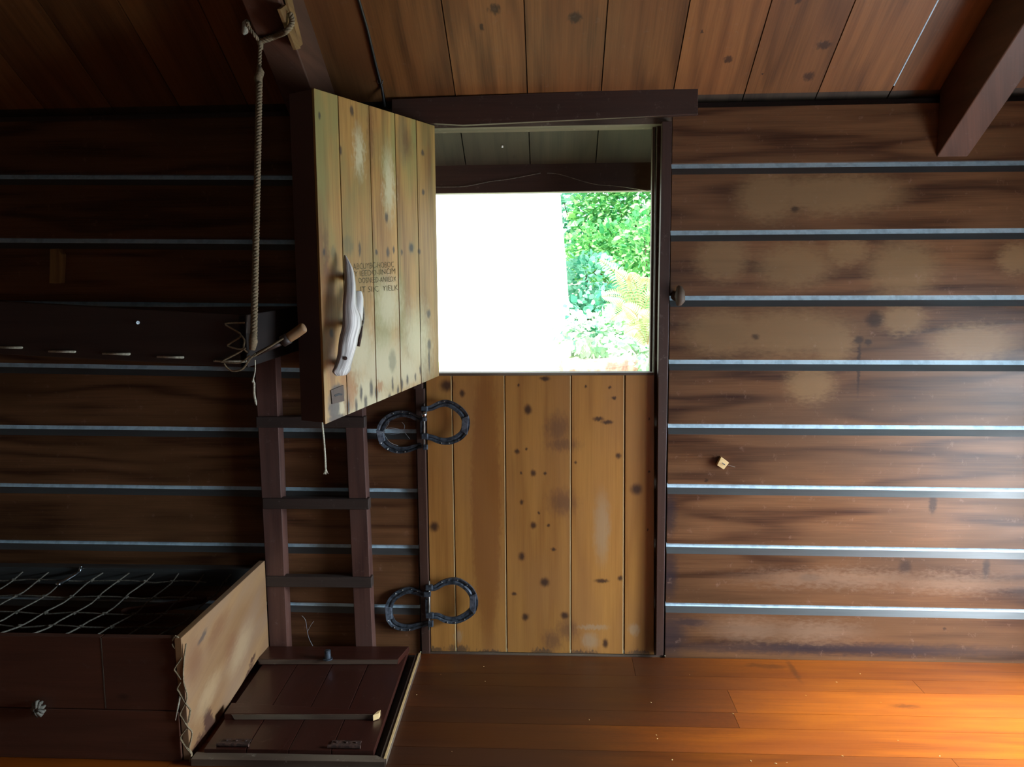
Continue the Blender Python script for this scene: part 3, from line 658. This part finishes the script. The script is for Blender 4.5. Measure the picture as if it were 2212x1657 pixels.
# ------------------------------------------------------------------ upper bunk
XU = atY(533, 720, YB+.02).x
UB = thing('bunk_bed', (XU-.9, YB, 1.2), 'upper dark board bunk hung on a rope, stitched with cord', 'bunk')
yf = YB+.02
ptl = [(-60, 647), (533, 680), (533, 794), (-60, 762)]
P = [atY(a, b, yf) for a, b in ptl]
sl = (P[0].z-P[1].z)/(P[0].x-P[1].x); sb = (P[3].z-P[2].z)/(P[3].x-P[2].x); dx = XL+.02-P[0].x
P[0] = V(XL+.02, yf, P[0].z+sl*dx); P[3] = V(XL+.02, yf, P[3].z+sb*dx)
m = MB(); m.prism(P, (0, .026, 0), (1, 0, 0), (0, 0, 1)); m.build('front_board', BUNKU, UB, bevel=.003)
zt_, zb_ = P[1].z, P[2].z
m = MB(); Q = [V(XU, yf, zb_), V(XU, -.004, zb_+.03), V(XU, -.004, zt_+.03), V(XU, yf, zt_)]
m.prism(Q, (-.024, 0, 0), (0, 1, 0), (0, 0, 1)); m.build('end_board', BUNKD, UB, bevel=.003)
m = MB(); m.box((XL+.02, -.05, zb_+.03), (XU-.026, -.001, zt_+.02), 0); m.build('back_board', BUNKU, UB)
m = MB()
for i in range(14): m.tube([V(XL+.1+i*.14, yf+.02, zb_+.07), V(XL+.13+i*.14, (yf-.05)/2, zb_+.035), V(XL+.16+i*.14, -.04, zb_+.08)], .003, 6)
m.build('rope_net', ROPE, UB)
m = MB()
for (xa, xb, y) in ((-95, -60, 744), (-10, 45, 750), (106, 160, 759), (222, 278, 764), (340, 394, 771), (462, 530, 780)):
    a, b = atY(xa, y, yf-.003), atY(xb, y+1, yf-.004)
    mm = MB(); mm.tube([a+V(-.004, .012, 0), a, (a+b)/2-V(0, .002, 0), b, b+V(.003, .012, 0)], [.0028, .0032, .0034, .0042, .003], 7); mm.build('cord_stitch', ROPEL, UB, smooth=True)
m = MB(); m.tube([atY(298, 697, yf+.001), atY(298, 697, yf-.004)], .005, 10); m.build('bolt_head', STEEL, UB)
m = MB()
for pl in ([(528, 697), (486, 699), (505, 712), (521, 725), (500, 740), (492, 747), (515, 754), (528, 752)], [(530, 752), (515, 762), (488, 776), (478, 782)], [(519, 723), (528, 735), (526, 752), (535, 762)], [(484, 786), (492, 796), (505, 802), (525, 796), (540, 775), (552, 764)], [(465, 779), (490, 783), (520, 783), (540, 768)]):
    m.tube(smooth_pts([atY(a, b, yf-.006) for a, b in pl], 3), .0028, 6)
m.build('corner_lacing', ROPE, UB)
m = MB(); m.tube(smooth_pts([atY(551, 778, yf-.008), atY(551, 800, yf-.008), atY(546, 824, yf-.008), atY(549, 828, yf-.008), atY(549, 850, yf-.008), atY(554, 876, yf-.006)], 3), [.0018]*6+[.0042]+[.0034]*8+[.0012], 7); m.build('cord_tail', ROPEL, UB)
# dowel with a pale cut end, lashed along the end board
DW = thing('peeled_branch', atY(600, 735, -.45), 'short branch with a pale cut end poking past the upper bunk corner', 'branch')
m = MB(); A = atY(552, 768, yf-.01); B = atY(622, 731, -.52); C_ = atY(656, 705, -.50)
A2 = atY(655, 708, yf+.05)
P = [atY(553, 766, yf), atY(590, 748, yf+.01), atY(612, 737, yf+.02)]
m.tube(P, [.006, .008, .010], 9); m.build('branch', BUNKU, DW, smooth=True)
m = MB(); m.tube([atY(610, 738, yf+.02), atY(624, 730, yf+.02)], .0165, 14); m.build('collar', RUNG, DW, smooth=True)
m = MB(); m.tube(smooth_pts([atY(622, 731, yf+.02), atY(640, 719, yf+.022), atY(654, 709, yf+.024), atY(659, 706, yf+.024)], 3), [.014, .0145, .015, .0152, .015, .015, .015, .014, .011, .004], 14); m.build('cut_end', ENDB, DW, smooth=True)
m = MB()
for a_, b_2 in (((548, 770), (600, 737)), ((556, 764), (612, 731))): m.tube([atY(*a_, yf-.012), atY((a_[0]+b_2[0])/2, (a_[1]+b_2[1])/2+1, yf-.014), atY(*b_2, yf-.01)], .0026, 6)
m.build('lashing', ROPE, DW)

# ------------------------------------------------------------------ hanging rope, wedge, cleat
zr = lambda y: cz(y)-.232
ytop = None
for k in range(2000):
    y = -.2-.0005*k; p = atY(565, 88, y)
    if p.z > zr(y)-.03: ytop = y; break
ytop = ytop or -.7
RP = thing('hanging_rope', atY(545, 745, yf-.02), 'twisted rope hanging from the left rafter to the upper bunk corner', 'rope')
m = MB(); A = at(562, 92, (0, SL, 1), ZT-.232-.016); ytop = A.y
def yl(t_): return ytop+(yf-.02-ytop)*t_
rope_mb(m, [A, atY(560, 150, yl(.08))], .0062)
rope_mb(m, [atY(560, 180, yl(.13)), atY(557, 330, yl(.38)), atY(552, 560, yl(.74)), atY(548, 735, yl(1))], .0098, .03)
m.build('rope_strands', ROPE, RP, smooth=True)
m = MB(); q = atY(560, 165, yl(.1)); m.tube([q+V(0, 0, .03), q+V(.004, 0, .012), q-V(.004, 0, .008), q-V(0, 0, .03)], [.006, .012, .013, .009], 10)
m.build('knot', ROPE, RP, smooth=True); m = MB(); q = A; m.tube([q+V(-.006, 0, .014), q, q-V(-.002, 0, .02)], [.006, .010, .006], 9)
m.build('knot', ROPE, RP, smooth=True); m = MB(); q = atY(547, 738, yl(1)); m.tube([q+V(0, 0, .022), q, q-V(.004, 0, .024)], [.009, .013, .008], 9)
m.build('knot', ROPE, RP, smooth=True)
# loop over the rafter
yk = ytop; zk = zr(yk)
m = MB(); zlo = zr(yk)-.012
def rbot(px, py, o=.012): return at(px, py, (0, SL, 1), ZT-.232-o)
loop = [A+V(0, 0, .004), rbot(580, 84), rbot(598, 77), atX(617, 68, xlr+.012), atX(628, 56, xlr+.026), atX(631, 44, xlr+.028), atX(627, 28, xlr+.024)]
rope_mb(m, loop, .0085, .03)
rope_mb(m, [A, rbot(556, 84), rbot(550, 76), atX(538, 60, xll-.012), atX(534, 46, xll-.012)], .006, .03)
m.build('rafter_loop', ROPE, RP, smooth=True)
m = MB(); q = atX(534, 60, xll-.02); m.tube([q+V(-.014, 0, -.018), q+V(-.004, 0, -.006), q+V(.0, 0, .012), q+V(.004, 0, .022)], [.005, .013, .014, .007], 9); m.build('rope_end_knot', ROPEL, RP, smooth=True)
# wedge blocks between loop and rafter
WG = thing('wedge_block', V(xlr, yk, zk), 'raw split wood wedge jammed under the rope on the left rafter', 'wedge')
def rside(px, py, off=.004): return atX(px, py, xlr+off)
m = MB(); P = [rside(*q) for q in ((598, 20), (611, 10), (643, 105), (633, 108))]; m.prism(P, (.010, 0, 0), (0, 1, -SL), (0, 0, 1)); m.build('wedge', WEDGE, WG, bevel=.001)
m = MB(); P = [rside(*q, .006) for q in ((612, -8), (623, -12), (649, 96), (643, 101))]; m.prism(P, (.008, 0, 0), (0, 1, -SL), (0, 0, 1)); m.build('wedge', WEDGE, WG, bevel=.001)

# frayed cord below the upper door (passes through the leaf)
CR = thing('pull_cord', atY(700, 970, -.62), 'thin white pull cord with frayed end hanging below the open upper door', 'cord')
sd = -.42
m = MB(); m.tube(smooth_pts([atY(693, 850, sd), atY(696, 915, sd), atY(699, 945, sd), atY(702, 985, sd), atY(703, 1012, sd)], 4), .0036, 8); m.build('cord', ROPEL, CR, smooth=True)
m = MB(); q = atY(703, 1012, sd)
for k in range(14): a_ = rnd()*6.28; m.tube([q, q+V(math.cos(a_)*.004, math.sin(a_)*.004, -.009), q+V(math.cos(a_)*.008, math.sin(a_)*.007, -.012-.012*rnd())], [.0022, .0018, .0006], 5)
m.build('frayed_end', ROPEL, CR)

# ------------------------------------------------------------------ floor hatch
zh = .034
HT = thing('floor_hatch', atZ(650, 1500, 0), 'dark red brown hatch lid raised slightly above the floor', 'hatch')
hp = [(563, 1398), (885, 1397), (808, 1622), (440, 1618)]
P = [atZ(a, b, zh) for a, b in hp]; P[0].x = max(P[0].x, XE+.006); P[3].x = max(P[3].x, XE+.006)
for q in (0, 1): P[q].y = min(P[q].y, -.004)
m = MB(); n = 4
for i in range(n):
    a0 = P[0].lerp(P[1], i/n+.002); a1 = P[0].lerp(P[1], (i+1)/n-.002); b0 = P[3].lerp(P[2], i/n+.002); b1 = P[3].lerp(P[2], (i+1)/n-.002)
    m.prism([b0, b1, a1, a0], (0, 0, -.02), (0, 1, 0), (1, 0, 0))
m.build('panel', HATCH, HT, bevel=.0015)
def batten(pxs, z0, nm='batten', mat=HATCH):
    m = MB(); Q = [atZ(a, b, z0) for a, b in pxs]
    for q in Q: q.y = min(q.y, -.003)
    m.prism(Q, (0, 0, -(z0-zh-.0003)), (1, 0, 0), (0, 1, 0)); return m.build(nm, mat, HT, bevel=.002)
batten([(557, 1424), (860, 1424), (884, 1396), (570, 1396)], zh+.022)
batten([(484, 1542), (818, 1541), (822, 1535), (500, 1518)], zh+.020)
m = MB(); Q = [atZ(a, b, zh+.021) for a, b in ((806, 1545), (818, 1541), (822, 1534), (816, 1536))]; m.prism(Q, (0, 0, -.019), (1, 0, 0), (0, 1, 0)); m.build('split_end', PINE, HT)
q = atZ(708, 1424, zh+.022); m = MB(); m.tube([q, q+V(0, 0, .032)], .0115, 16); m.tube([q+V(0, 0, .032), q+V(0, 0, .036)], [.0125, .008], 16); m.tube([q, q+V(0, 0, .004)], .018, 16); m.build('knob', IRON, HT)
for (px, py) in ((507, 1606), (746, 1610)):
    m = MB(); q = atZ(px, py, zh+.001)
    m.box((q.x-.045, q.y-.012, q.z), (q.x+.045, q.y+.022, q.z+.002), 0); m.tube([q+V(-.05, -.014, .004), q+V(.05, -.014, .004)], .0055, 8)
    for dx_ in (-.03, 0, .03): m.tube([q+V(dx_, .012, .0), q+V(dx_, .012, .005)], .004, 8)
    m.build('strap_hinge', RUST, HT)
m = MB(); Q = [atZ(a, b, .0012) for a, b in ((884, 1412), (900, 1412), (824, 1634), (806, 1626))]
for q in Q: q.y = min(q.y, -.014)
m.prism(Q, (0, 0, -.001), (0, 1, 0), (1, 0, 0)); m.build('painted_gap_shade', BLACK, HT)  # black sheet laid on the floor to paint the gap's shade
for pxs, z0 in ((((557, 1424), (860, 1424)), zh+.022), (((500, 1542), (806, 1542)), zh+.020)):
    a, b = [atZ(u_1, v_1, z0) for u_1, v_1 in pxs]; m = MB(); m.prism([a+V(.01, -.0012, -.019), b+V(-.004, -.0012, -.019), b+V(0, -.0012, -.002), a+V(0, -.0012, -.002)], (0, .002, 0), (1, 0, 0), (0, 0, 1)); m.build('worn_edge', CURB, HT)
HF = thing('hatch_curb', atZ(860, 1540, 0), 'worn low wooden curb framing the right and front of the hatch', 'curb')
m = MB(); Q = [atZ(a, b, .02) for a, b in ((898, 1412), (909, 1411), (834, 1640), (821, 1636))]
for q in Q: q.y = min(q.y, -.014)
m.prism(Q, (0, 0, -.0197), (0, 1, 0), (1, 0, 0)); m.build('side_strip', CURB, HF, bevel=.001)
m = MB(); Q = [atZ(a, b, .021) for a, b in ((905, 1411), (909, 1411), (834, 1640), (829, 1640))]
for q in Q: q.y = min(q.y, -.014)
m.prism(Q, (0, 0, .002), (0, 1, 0), (1, 0, 0)); m.build('worn_edge', PINE, HF)
m = MB(); Q = [atZ(a, b, .022) for a, b in ((424, 1624), (814, 1632), (832, 1640), (832, 1646), (412, 1640))]; m.prism(Q, (0, 0, -.0217), (1, 0, 0), (0, 1, 0)); m.build('front_strip', CURB, HF, bevel=.001)
m = MB(); Q = [atZ(a, b, .012) for a, b in ((672, 1637), (828, 1641), (828, 1648), (672, 1646))]; m.prism(Q, (0, 0, -.0118), (1, 0, 0), (0, 1, 0)); m.build('splinter', ENDB, HF, bevel=.001)

# ------------------------------------------------------------------ small things on the right wall
q = atY(1463, 640, -.02)
KN = thing('turn_latch', q, 'knobby weathered wood turn latch on the right door casing', 'latch')
m = MB(); m.tube([atY(1459, 640, .0), atY(1460, 640, -.03)], .017, 12); m.build('stem', RUNG, KN, smooth=True)
m = MB(); c_ = atY(1467, 640, -.034)
m.tube([c_+V(-.006, 0, .036), c_+V(0, 0, .030), c_+V(.003, 0, .016), c_+V(.002, -.002, 0), c_+V(.004, 0, -.016), c_+V(-.002, 0, -.028), c_+V(-.006, 0, -.033)], [.005, .012, .017, .019, .018, .012, .004], 12)
m.build('knob', CURB, KN, smooth=True)
q = atY(1561, 1001, -.02)
PG = thing('wood_block', q, 'small raw pine square block nailed to the lower right wall boards', 'block')
m = MB(); P = [atY(a, b, -.022) for a, b in ((1558, 987.5), (1575, 1000), (1563.5, 1014.5), (1549, 1005))]; m.prism(P, (0, .021, 0), (1, 0, 0), (0, 0, 1)); m.build('block', PINE, PG, bevel=.0008)
m = MB(); m.tube([atY(1566, 1004, -.023), atY(1560, 1000, -.04)], .0016, 6); m.build('nail', IRON, PG)
m = MB(); m.tube([atY(1573, 1005, -.003), atY(1588, 1009, -.003)], .0012, 6); m.build('nail', NAIL, PG)

q = atY(118, 575, -.02); m = MB(); a = atY(106, 612, -.03); b = atY(132, 537, -.03)
m.prism([V(a.x, -.03, a.z), V(b.x-.012, -.03, a.z), V(b.x, -.03, b.z-.02), V(b.x-.012, -.03, b.z), V(a.x+.012, -.03, b.z)], (0, .029, 0), (0, 0, 1), (1, 0, 0)); tag(m.build('wooden_cleat', WEDGE, origin=q, bevel=.002), 'small dim wooden cleat on the dark wall above the upper bunk', 'cleat')
# wires strung on the eave beam, small hook
m = MB(); m.tube(smooth_pts([atY(a, b, .292) for a, b in ((934, 404), (975, 404), (1010, 402), (1060, 392), (1100, 387), (1168, 374))], 4), .0014, 6); tag(m.build('hanging_wire', NAIL, origin=atY(975, 404, .292)), 'thin wire on the eave beam, left of the two', 'wire', 'wires on the eave beam')
m = MB(); m.tube(smooth_pts([atY(a, b, .292) for a, b in ((1182, 374), (1210, 377), (1280, 397), (1340, 403), (1405, 413))], 4), .0012, 6); tag(m.build('hanging_wire', NAIL, origin=atY(1280, 397, .292)), 'thin wire on the eave beam, right of the two', 'wire', 'wires on the eave beam')
pe_ = at(1085, 317, (0, SL, 1), ZT-.004); m = MB(); m.tube([pe_+V(0, 0, .004), pe_-V(0, 0, .004)], .0035, 8); tag(m.build('nail_head', WHITE, origin=pe_), 'pale nail head in the eave planks above the opening', 'nail')

# cobwebs around the upper hinge and the ladder foot
def web(pairs, y, label, r_=.0005):
    m = MB()
    for L in pairs: m.tube(smooth_pts([atY(a, b, y-.006*(i % 2)) for i, (a, b) in enumerate(L)], 3), r_, 4)
    return tag(m.build('cobweb', WEB, origin=atY(*pairs[0][0], y)), label, 'cobweb')
web([[(799, 926), (815, 933), (828, 934)], [(801, 935), (818, 938), (826, 935)], [(827, 934), (838, 925), (858, 926), (873, 930)], [(827, 934), (845, 938), (868, 934), (874, 920), (868, 912)], [(828, 935), (842, 955), (860, 963)], [(827, 933), (840, 915), (838, 905)], [(874, 934), (885, 948)]], -.03, 'grey cobweb strung across the upper left horseshoe')
web([[(652, 1330), (660, 1340), (664, 1365), (668, 1380), (676, 1396)], [(664, 1365), (672, 1350), (678, 1342)]], -.02, 'wispy cobweb on the wall between the ladder rails')
# dust and crumbs on the floor
m = MB()
for (px, py) in [(1048, 1472), (1418, 1588), (1420, 1596), (1452, 1642), (1622, 1644), (1676, 1650), (2030, 1634), (1940, 1600), (900, 1501), (1045, 1440), (1490, 1458), (1807, 1474)]+[(rnd()*1300+850, 1440+rnd()*210) for _ in range(10)]:
    q = atZ(px, py, .0); s_ = .0009+.0012*rnd(); a_ = rnd()*3; ax_ = (V(math.cos(a_), math.sin(a_), 0), V(-math.sin(a_), math.cos(a_), 0), V(0, 0, 1)); m.box((-s_*1.6, -s_*.7, .0002), (s_*1.6, s_*.7, s_*.8), 0, ax=ax_, org=q)
tag(m.build('floor_crumbs', PINE), 'pale crumbs and wood chips scattered on the floor', 'crumbs', None, 'stuff')

# ------------------------------------------------------------------ outdoors
def hill(x, y):   # rising ground beyond the door
    return -.25+max(0, (y-2.2))*.24+.06*math.sin(x*1.3+y)
GRASS = plain('sunlit_ground', 'b8bfa0', '8fa070', .9, scale=3, bump=.4)
m = MB()
for i in range(24):
    for j in range(24):
        x0, x1 = -8+i*.75, -8+(i+1)*.75; y0, y1 = .12+j*.7, .12+(j+1)*.7
        m.face([(x0, y0, hill(x0, y0)), (x1, y0, hill(x1, y0)), (x1, y1, hill(x1, y1)), (x0, y1, hill(x0, y1))], [(0, 0)]*4)
struct(m.build('ground', GRASS), 'bright rising ground outside the door')
def leafmat(name, a, b):
    T = NT(name); ra = T.n('ShaderNodeAttribute', attribute_name='rnd')
    c = T.mix(ra.outputs['Fac'], lin(a), lin(b)); T.put(T.bsdf.inputs['Base Color'], c); T.bsdf.inputs['Roughness'].default_value = .5
    tr = T.n('ShaderNodeBsdfTranslucent'); T.put(tr.inputs[0], c); mx = T.n('ShaderNodeMixShader'); mx.inputs[0].default_value = .35
    out = T.t.nodes['Material Output']; T.t.links.new(T.bsdf.outputs[0], mx.inputs[1]); T.t.links.new(tr.outputs[0], mx.inputs[2]); T.t.links.new(mx.outputs[0], out.inputs[0]); return T.mat
LG = leafmat('fresh_green_leaf', '3f9a5c', '9ad682'); LM = leafmat('mint_green_leaf', '3a9a78', 'a4dcc0'); LP = leafmat('pale_leaf', '9fd0b0', 'e2ecd8'); LF = leafmat('fern_leaf', 'c4dca4', 'c09a78'); BARK = plain('bark', '5b4a3c', '3a2e26', .9, scale=12, bump=.8)
def leaf(mb, p, d, n, L, w_, r):
    s = d.cross(n).normalized(); tip = p+d*L-n*L*.12
    mb.face([p, p+d*L*.35+s*w_, p+d*L*.75+s*w_*.7, tip, p+d*L*.75-s*w_*.7, p+d*L*.35-s*w_], [(0, 0)]*6, 0, r)
def rv(): return V(rnd()*2-1, rnd()*2-1, rnd()*2-1)
def shrub(px, py, y, rx, rz, n, L, mat, label, name='leafy_shrub', cat='shrub', stem=True):
    c_ = atY(px, py, y); g = hill(c_.x, y); root = thing(name, (c_.x, y, g), label, cat)
    mb = MB()
    for _ in range(n):
        while True:
            q = rv()
            if .25 < q.length < 1: break
        ln_ = q.length
        p = c_+V(q.x*rx, q.y*.36, q.z*rz)
        if p.z < g+.02: p.z = g+.02+rnd()*.1
        d = (q.normalized()+rv()*.7+V(0, 0, -.2)).normalized(); nn = (V(0, 0, 1)+rv()*.8-V(0, .4, 0)).normalized()
        l = L*(.6+.8*rnd()); leaf(mb, p, d, nn, l, l*.36, rnd())
    mb.build('foliage', mat, root)
    if stem:
        sb = MB()
        for k in range(5):
            e_ = c_+V((rnd()-.5)*rx*1.2, (rnd()-.5)*rx*.6, rz*.4*rnd()); sb.tube([V(c_.x+(rnd()-.5)*.1, y, g-.02), (V(c_.x, y, g)+e_)/2+V((rnd()-.5)*.1, 0, 0), e_], [.02, .012, .005], 6)
        sb.build('stem', BARK, root)
    return root
shrub(1370, 455, 9.55, 1.0, .95, 3000, .115, LG, 'broad fresh green leafy tree at the top right outside')
shrub(1265, 450, 10.5, .8, 1.0, 1500, .11, LM, 'sparse minty tree beside the white wall edge outside')
shrub(1330, 545, 8.65, .9, .45, 1300, .10, LG, 'mid green bush under the broad leafy tree outside')
shrub(1272, 610, 6.85, .42, .36, 700, .085, LM, 'mint green bush in front of the white wall edge')
shrub(1405, 560, 7.75, .5, .8, 900, .095, LG, 'dense green bush against the right door jamb')
shrub(1290, 720, 5.6, .5, .22, 520, .085, LP, 'pale sunlit ground plants above the fallen log', stem=False, name='ground_cover_plant', cat='plant')
shrub(1390, 760, 5.0, .38, .22, 360, .085, LP, 'pale sunlit plants at the lower right of the opening', stem=False, name='ground_cover_plant', cat='plant')
shrub(1270, 690, 6.3, .4, .3, 260, .10, LM, 'green undergrowth behind the pale ground plants', stem=False, name='ground_cover_plant', cat='plant')
shrub(1390, 690, 6.0, .45, .35, 300, .10, LG, 'green undergrowth behind the fern at the right', stem=False, name='ground_cover_plant', cat='plant')
def fern(px, py, y, tips, label):
    b = atY(px, py, y); root = thing('fern', b, label, 'fern'); 
    for (tx, ty) in tips:
        e_ = atY(tx, ty, y-.15); mid = (b+e_)/2+V(0, -.05, .10); P = smooth_pts([b, mid, e_], 12); mb = MB(); r0 = rnd()*.4
        mb.tube(P, .004, 5, r=.9); n_ = len(P)
        for i in range(2, n_-1):
            t_ = i/n_; dd = (P[i+1]-P[i-1]).normalized(); s = dd.cross(V(.2, -1, .4)).normalized(); l = .11*math.sin(math.pi*min(1, t_*.9+.12))
            for sg in (-1, 1): leaf(mb, P[i], (s*sg+dd*.35).normalized(), V(0, -.6, .8).normalized(), l, .010, r0+.5*rnd()*(t_ > .6))
        mb.build('frond', LF, root)
fern(1385, 690, 5.0, [(1295, 560), (1330, 585), (1360, 590), (1400, 600), (1300, 640), (1415, 640), (1320, 690)], 'pale sun bleached fern with fronds leaning left outside the door')
fern(1400, 745, 4.6, [(1345, 660), (1380, 680), (1410, 690), (1350, 720)], 'browning fern low against the right door jamb')
m = MB(); P = smooth_pts([atY(1215, 800, 4.4), atY(1290, 797, 4.5), atY(1350, 790, 4.7), atY(1365, 786, 4.9)], 4); m.tube(P, [.10]*10+[.09]*2+[.06], 14)
tag(m.build('fallen_log', plain('pinkish_log', 'c7a294', '8f6a5c', .9, scale=8, bump=.8), origin=P[5]), 'pinkish brown fallen log lying at the bottom of the opening', 'log')
# white outbuilding wall
m = MB(); y = 6.2
P = [atY(1208, 380, y), atY(1214, 470, y), atY(1222, 560, y), atY(1232, 700, y), atY(1236, 830, y)]
P = [V(-4.5, y, 3.6), V(P[0].x, y, 3.6)]+P+[V(P[-1].x, y, -.2), V(-4.5, y, -.2)]
m.prism(P, (0, .12, 0), (1, 0, 0), (0, 0, 1))
tag(m.build('white_screen_wall', WHITE, origin=(-1, y, .3)), 'glaring white painted wall filling the left of the door opening', 'wall')

# ------------------------------------------------------------------ light
wd = bpy.data.worlds.new('World'); S.world = wd; wd.use_nodes = True; nt_ = wd.node_tree
bg = nt_.nodes['Background']; bg.inputs[0].default_value = (.80, .93, 1.0, 1); bg.inputs[1].default_value = 3.2
sun = bpy.data.lights.new('sun', 'SUN'); sun.energy = 14; sun.angle = .01; sun.color = (1, .96, .88)
so = bpy.data.objects.new('sun', sun); COL.objects.link(so); so.rotation_euler = V(.28, .42, -.86).to_track_quat('-Z', 'Y').to_euler()
def area(name, loc, d, sx, sy, e, col):
    l = bpy.data.lights.new(name, 'AREA'); l.shape = 'RECTANGLE'; l.size = sx; l.size_y = sy; l.energy = e; l.color = col
    o = bpy.data.objects.new(name, l); COL.objects.link(o); o.location = loc; o.rotation_euler = Vector(d).to_track_quat('-Z', 'Z').to_euler(); return o
area('window_daylight', (XR+.06, (OY0+OY1)/2, (OZ0+OZ1)/2), (-1, 0, 0), 1.36, 1.0, 68, (.74, .88, 1.0))
area('sky_fill_panel', (XR+.95, -1.05, 1.75), (-1, .12, -.95), 1.7, 1.3, 560, (.82, .92, 1.0))  # added panel outside the opening, standing in for sky to brighten the floor
area('window_daylight', ((FX0+FX1)/2, -6.62, (FZ0+FZ1)/2), (0, 1, 0), .95, .95, 3, (.80, .90, 1.0))
S.view_settings.view_transform = 'Standard'; S.view_settings.look = 'None'; S.view_settings.gamma = 1; S.view_settings.exposure = 0.0
S.view_settings.use_curve_mapping = False
S.cycles.max_bounces = 8; S.cycles.diffuse_bounces = 2
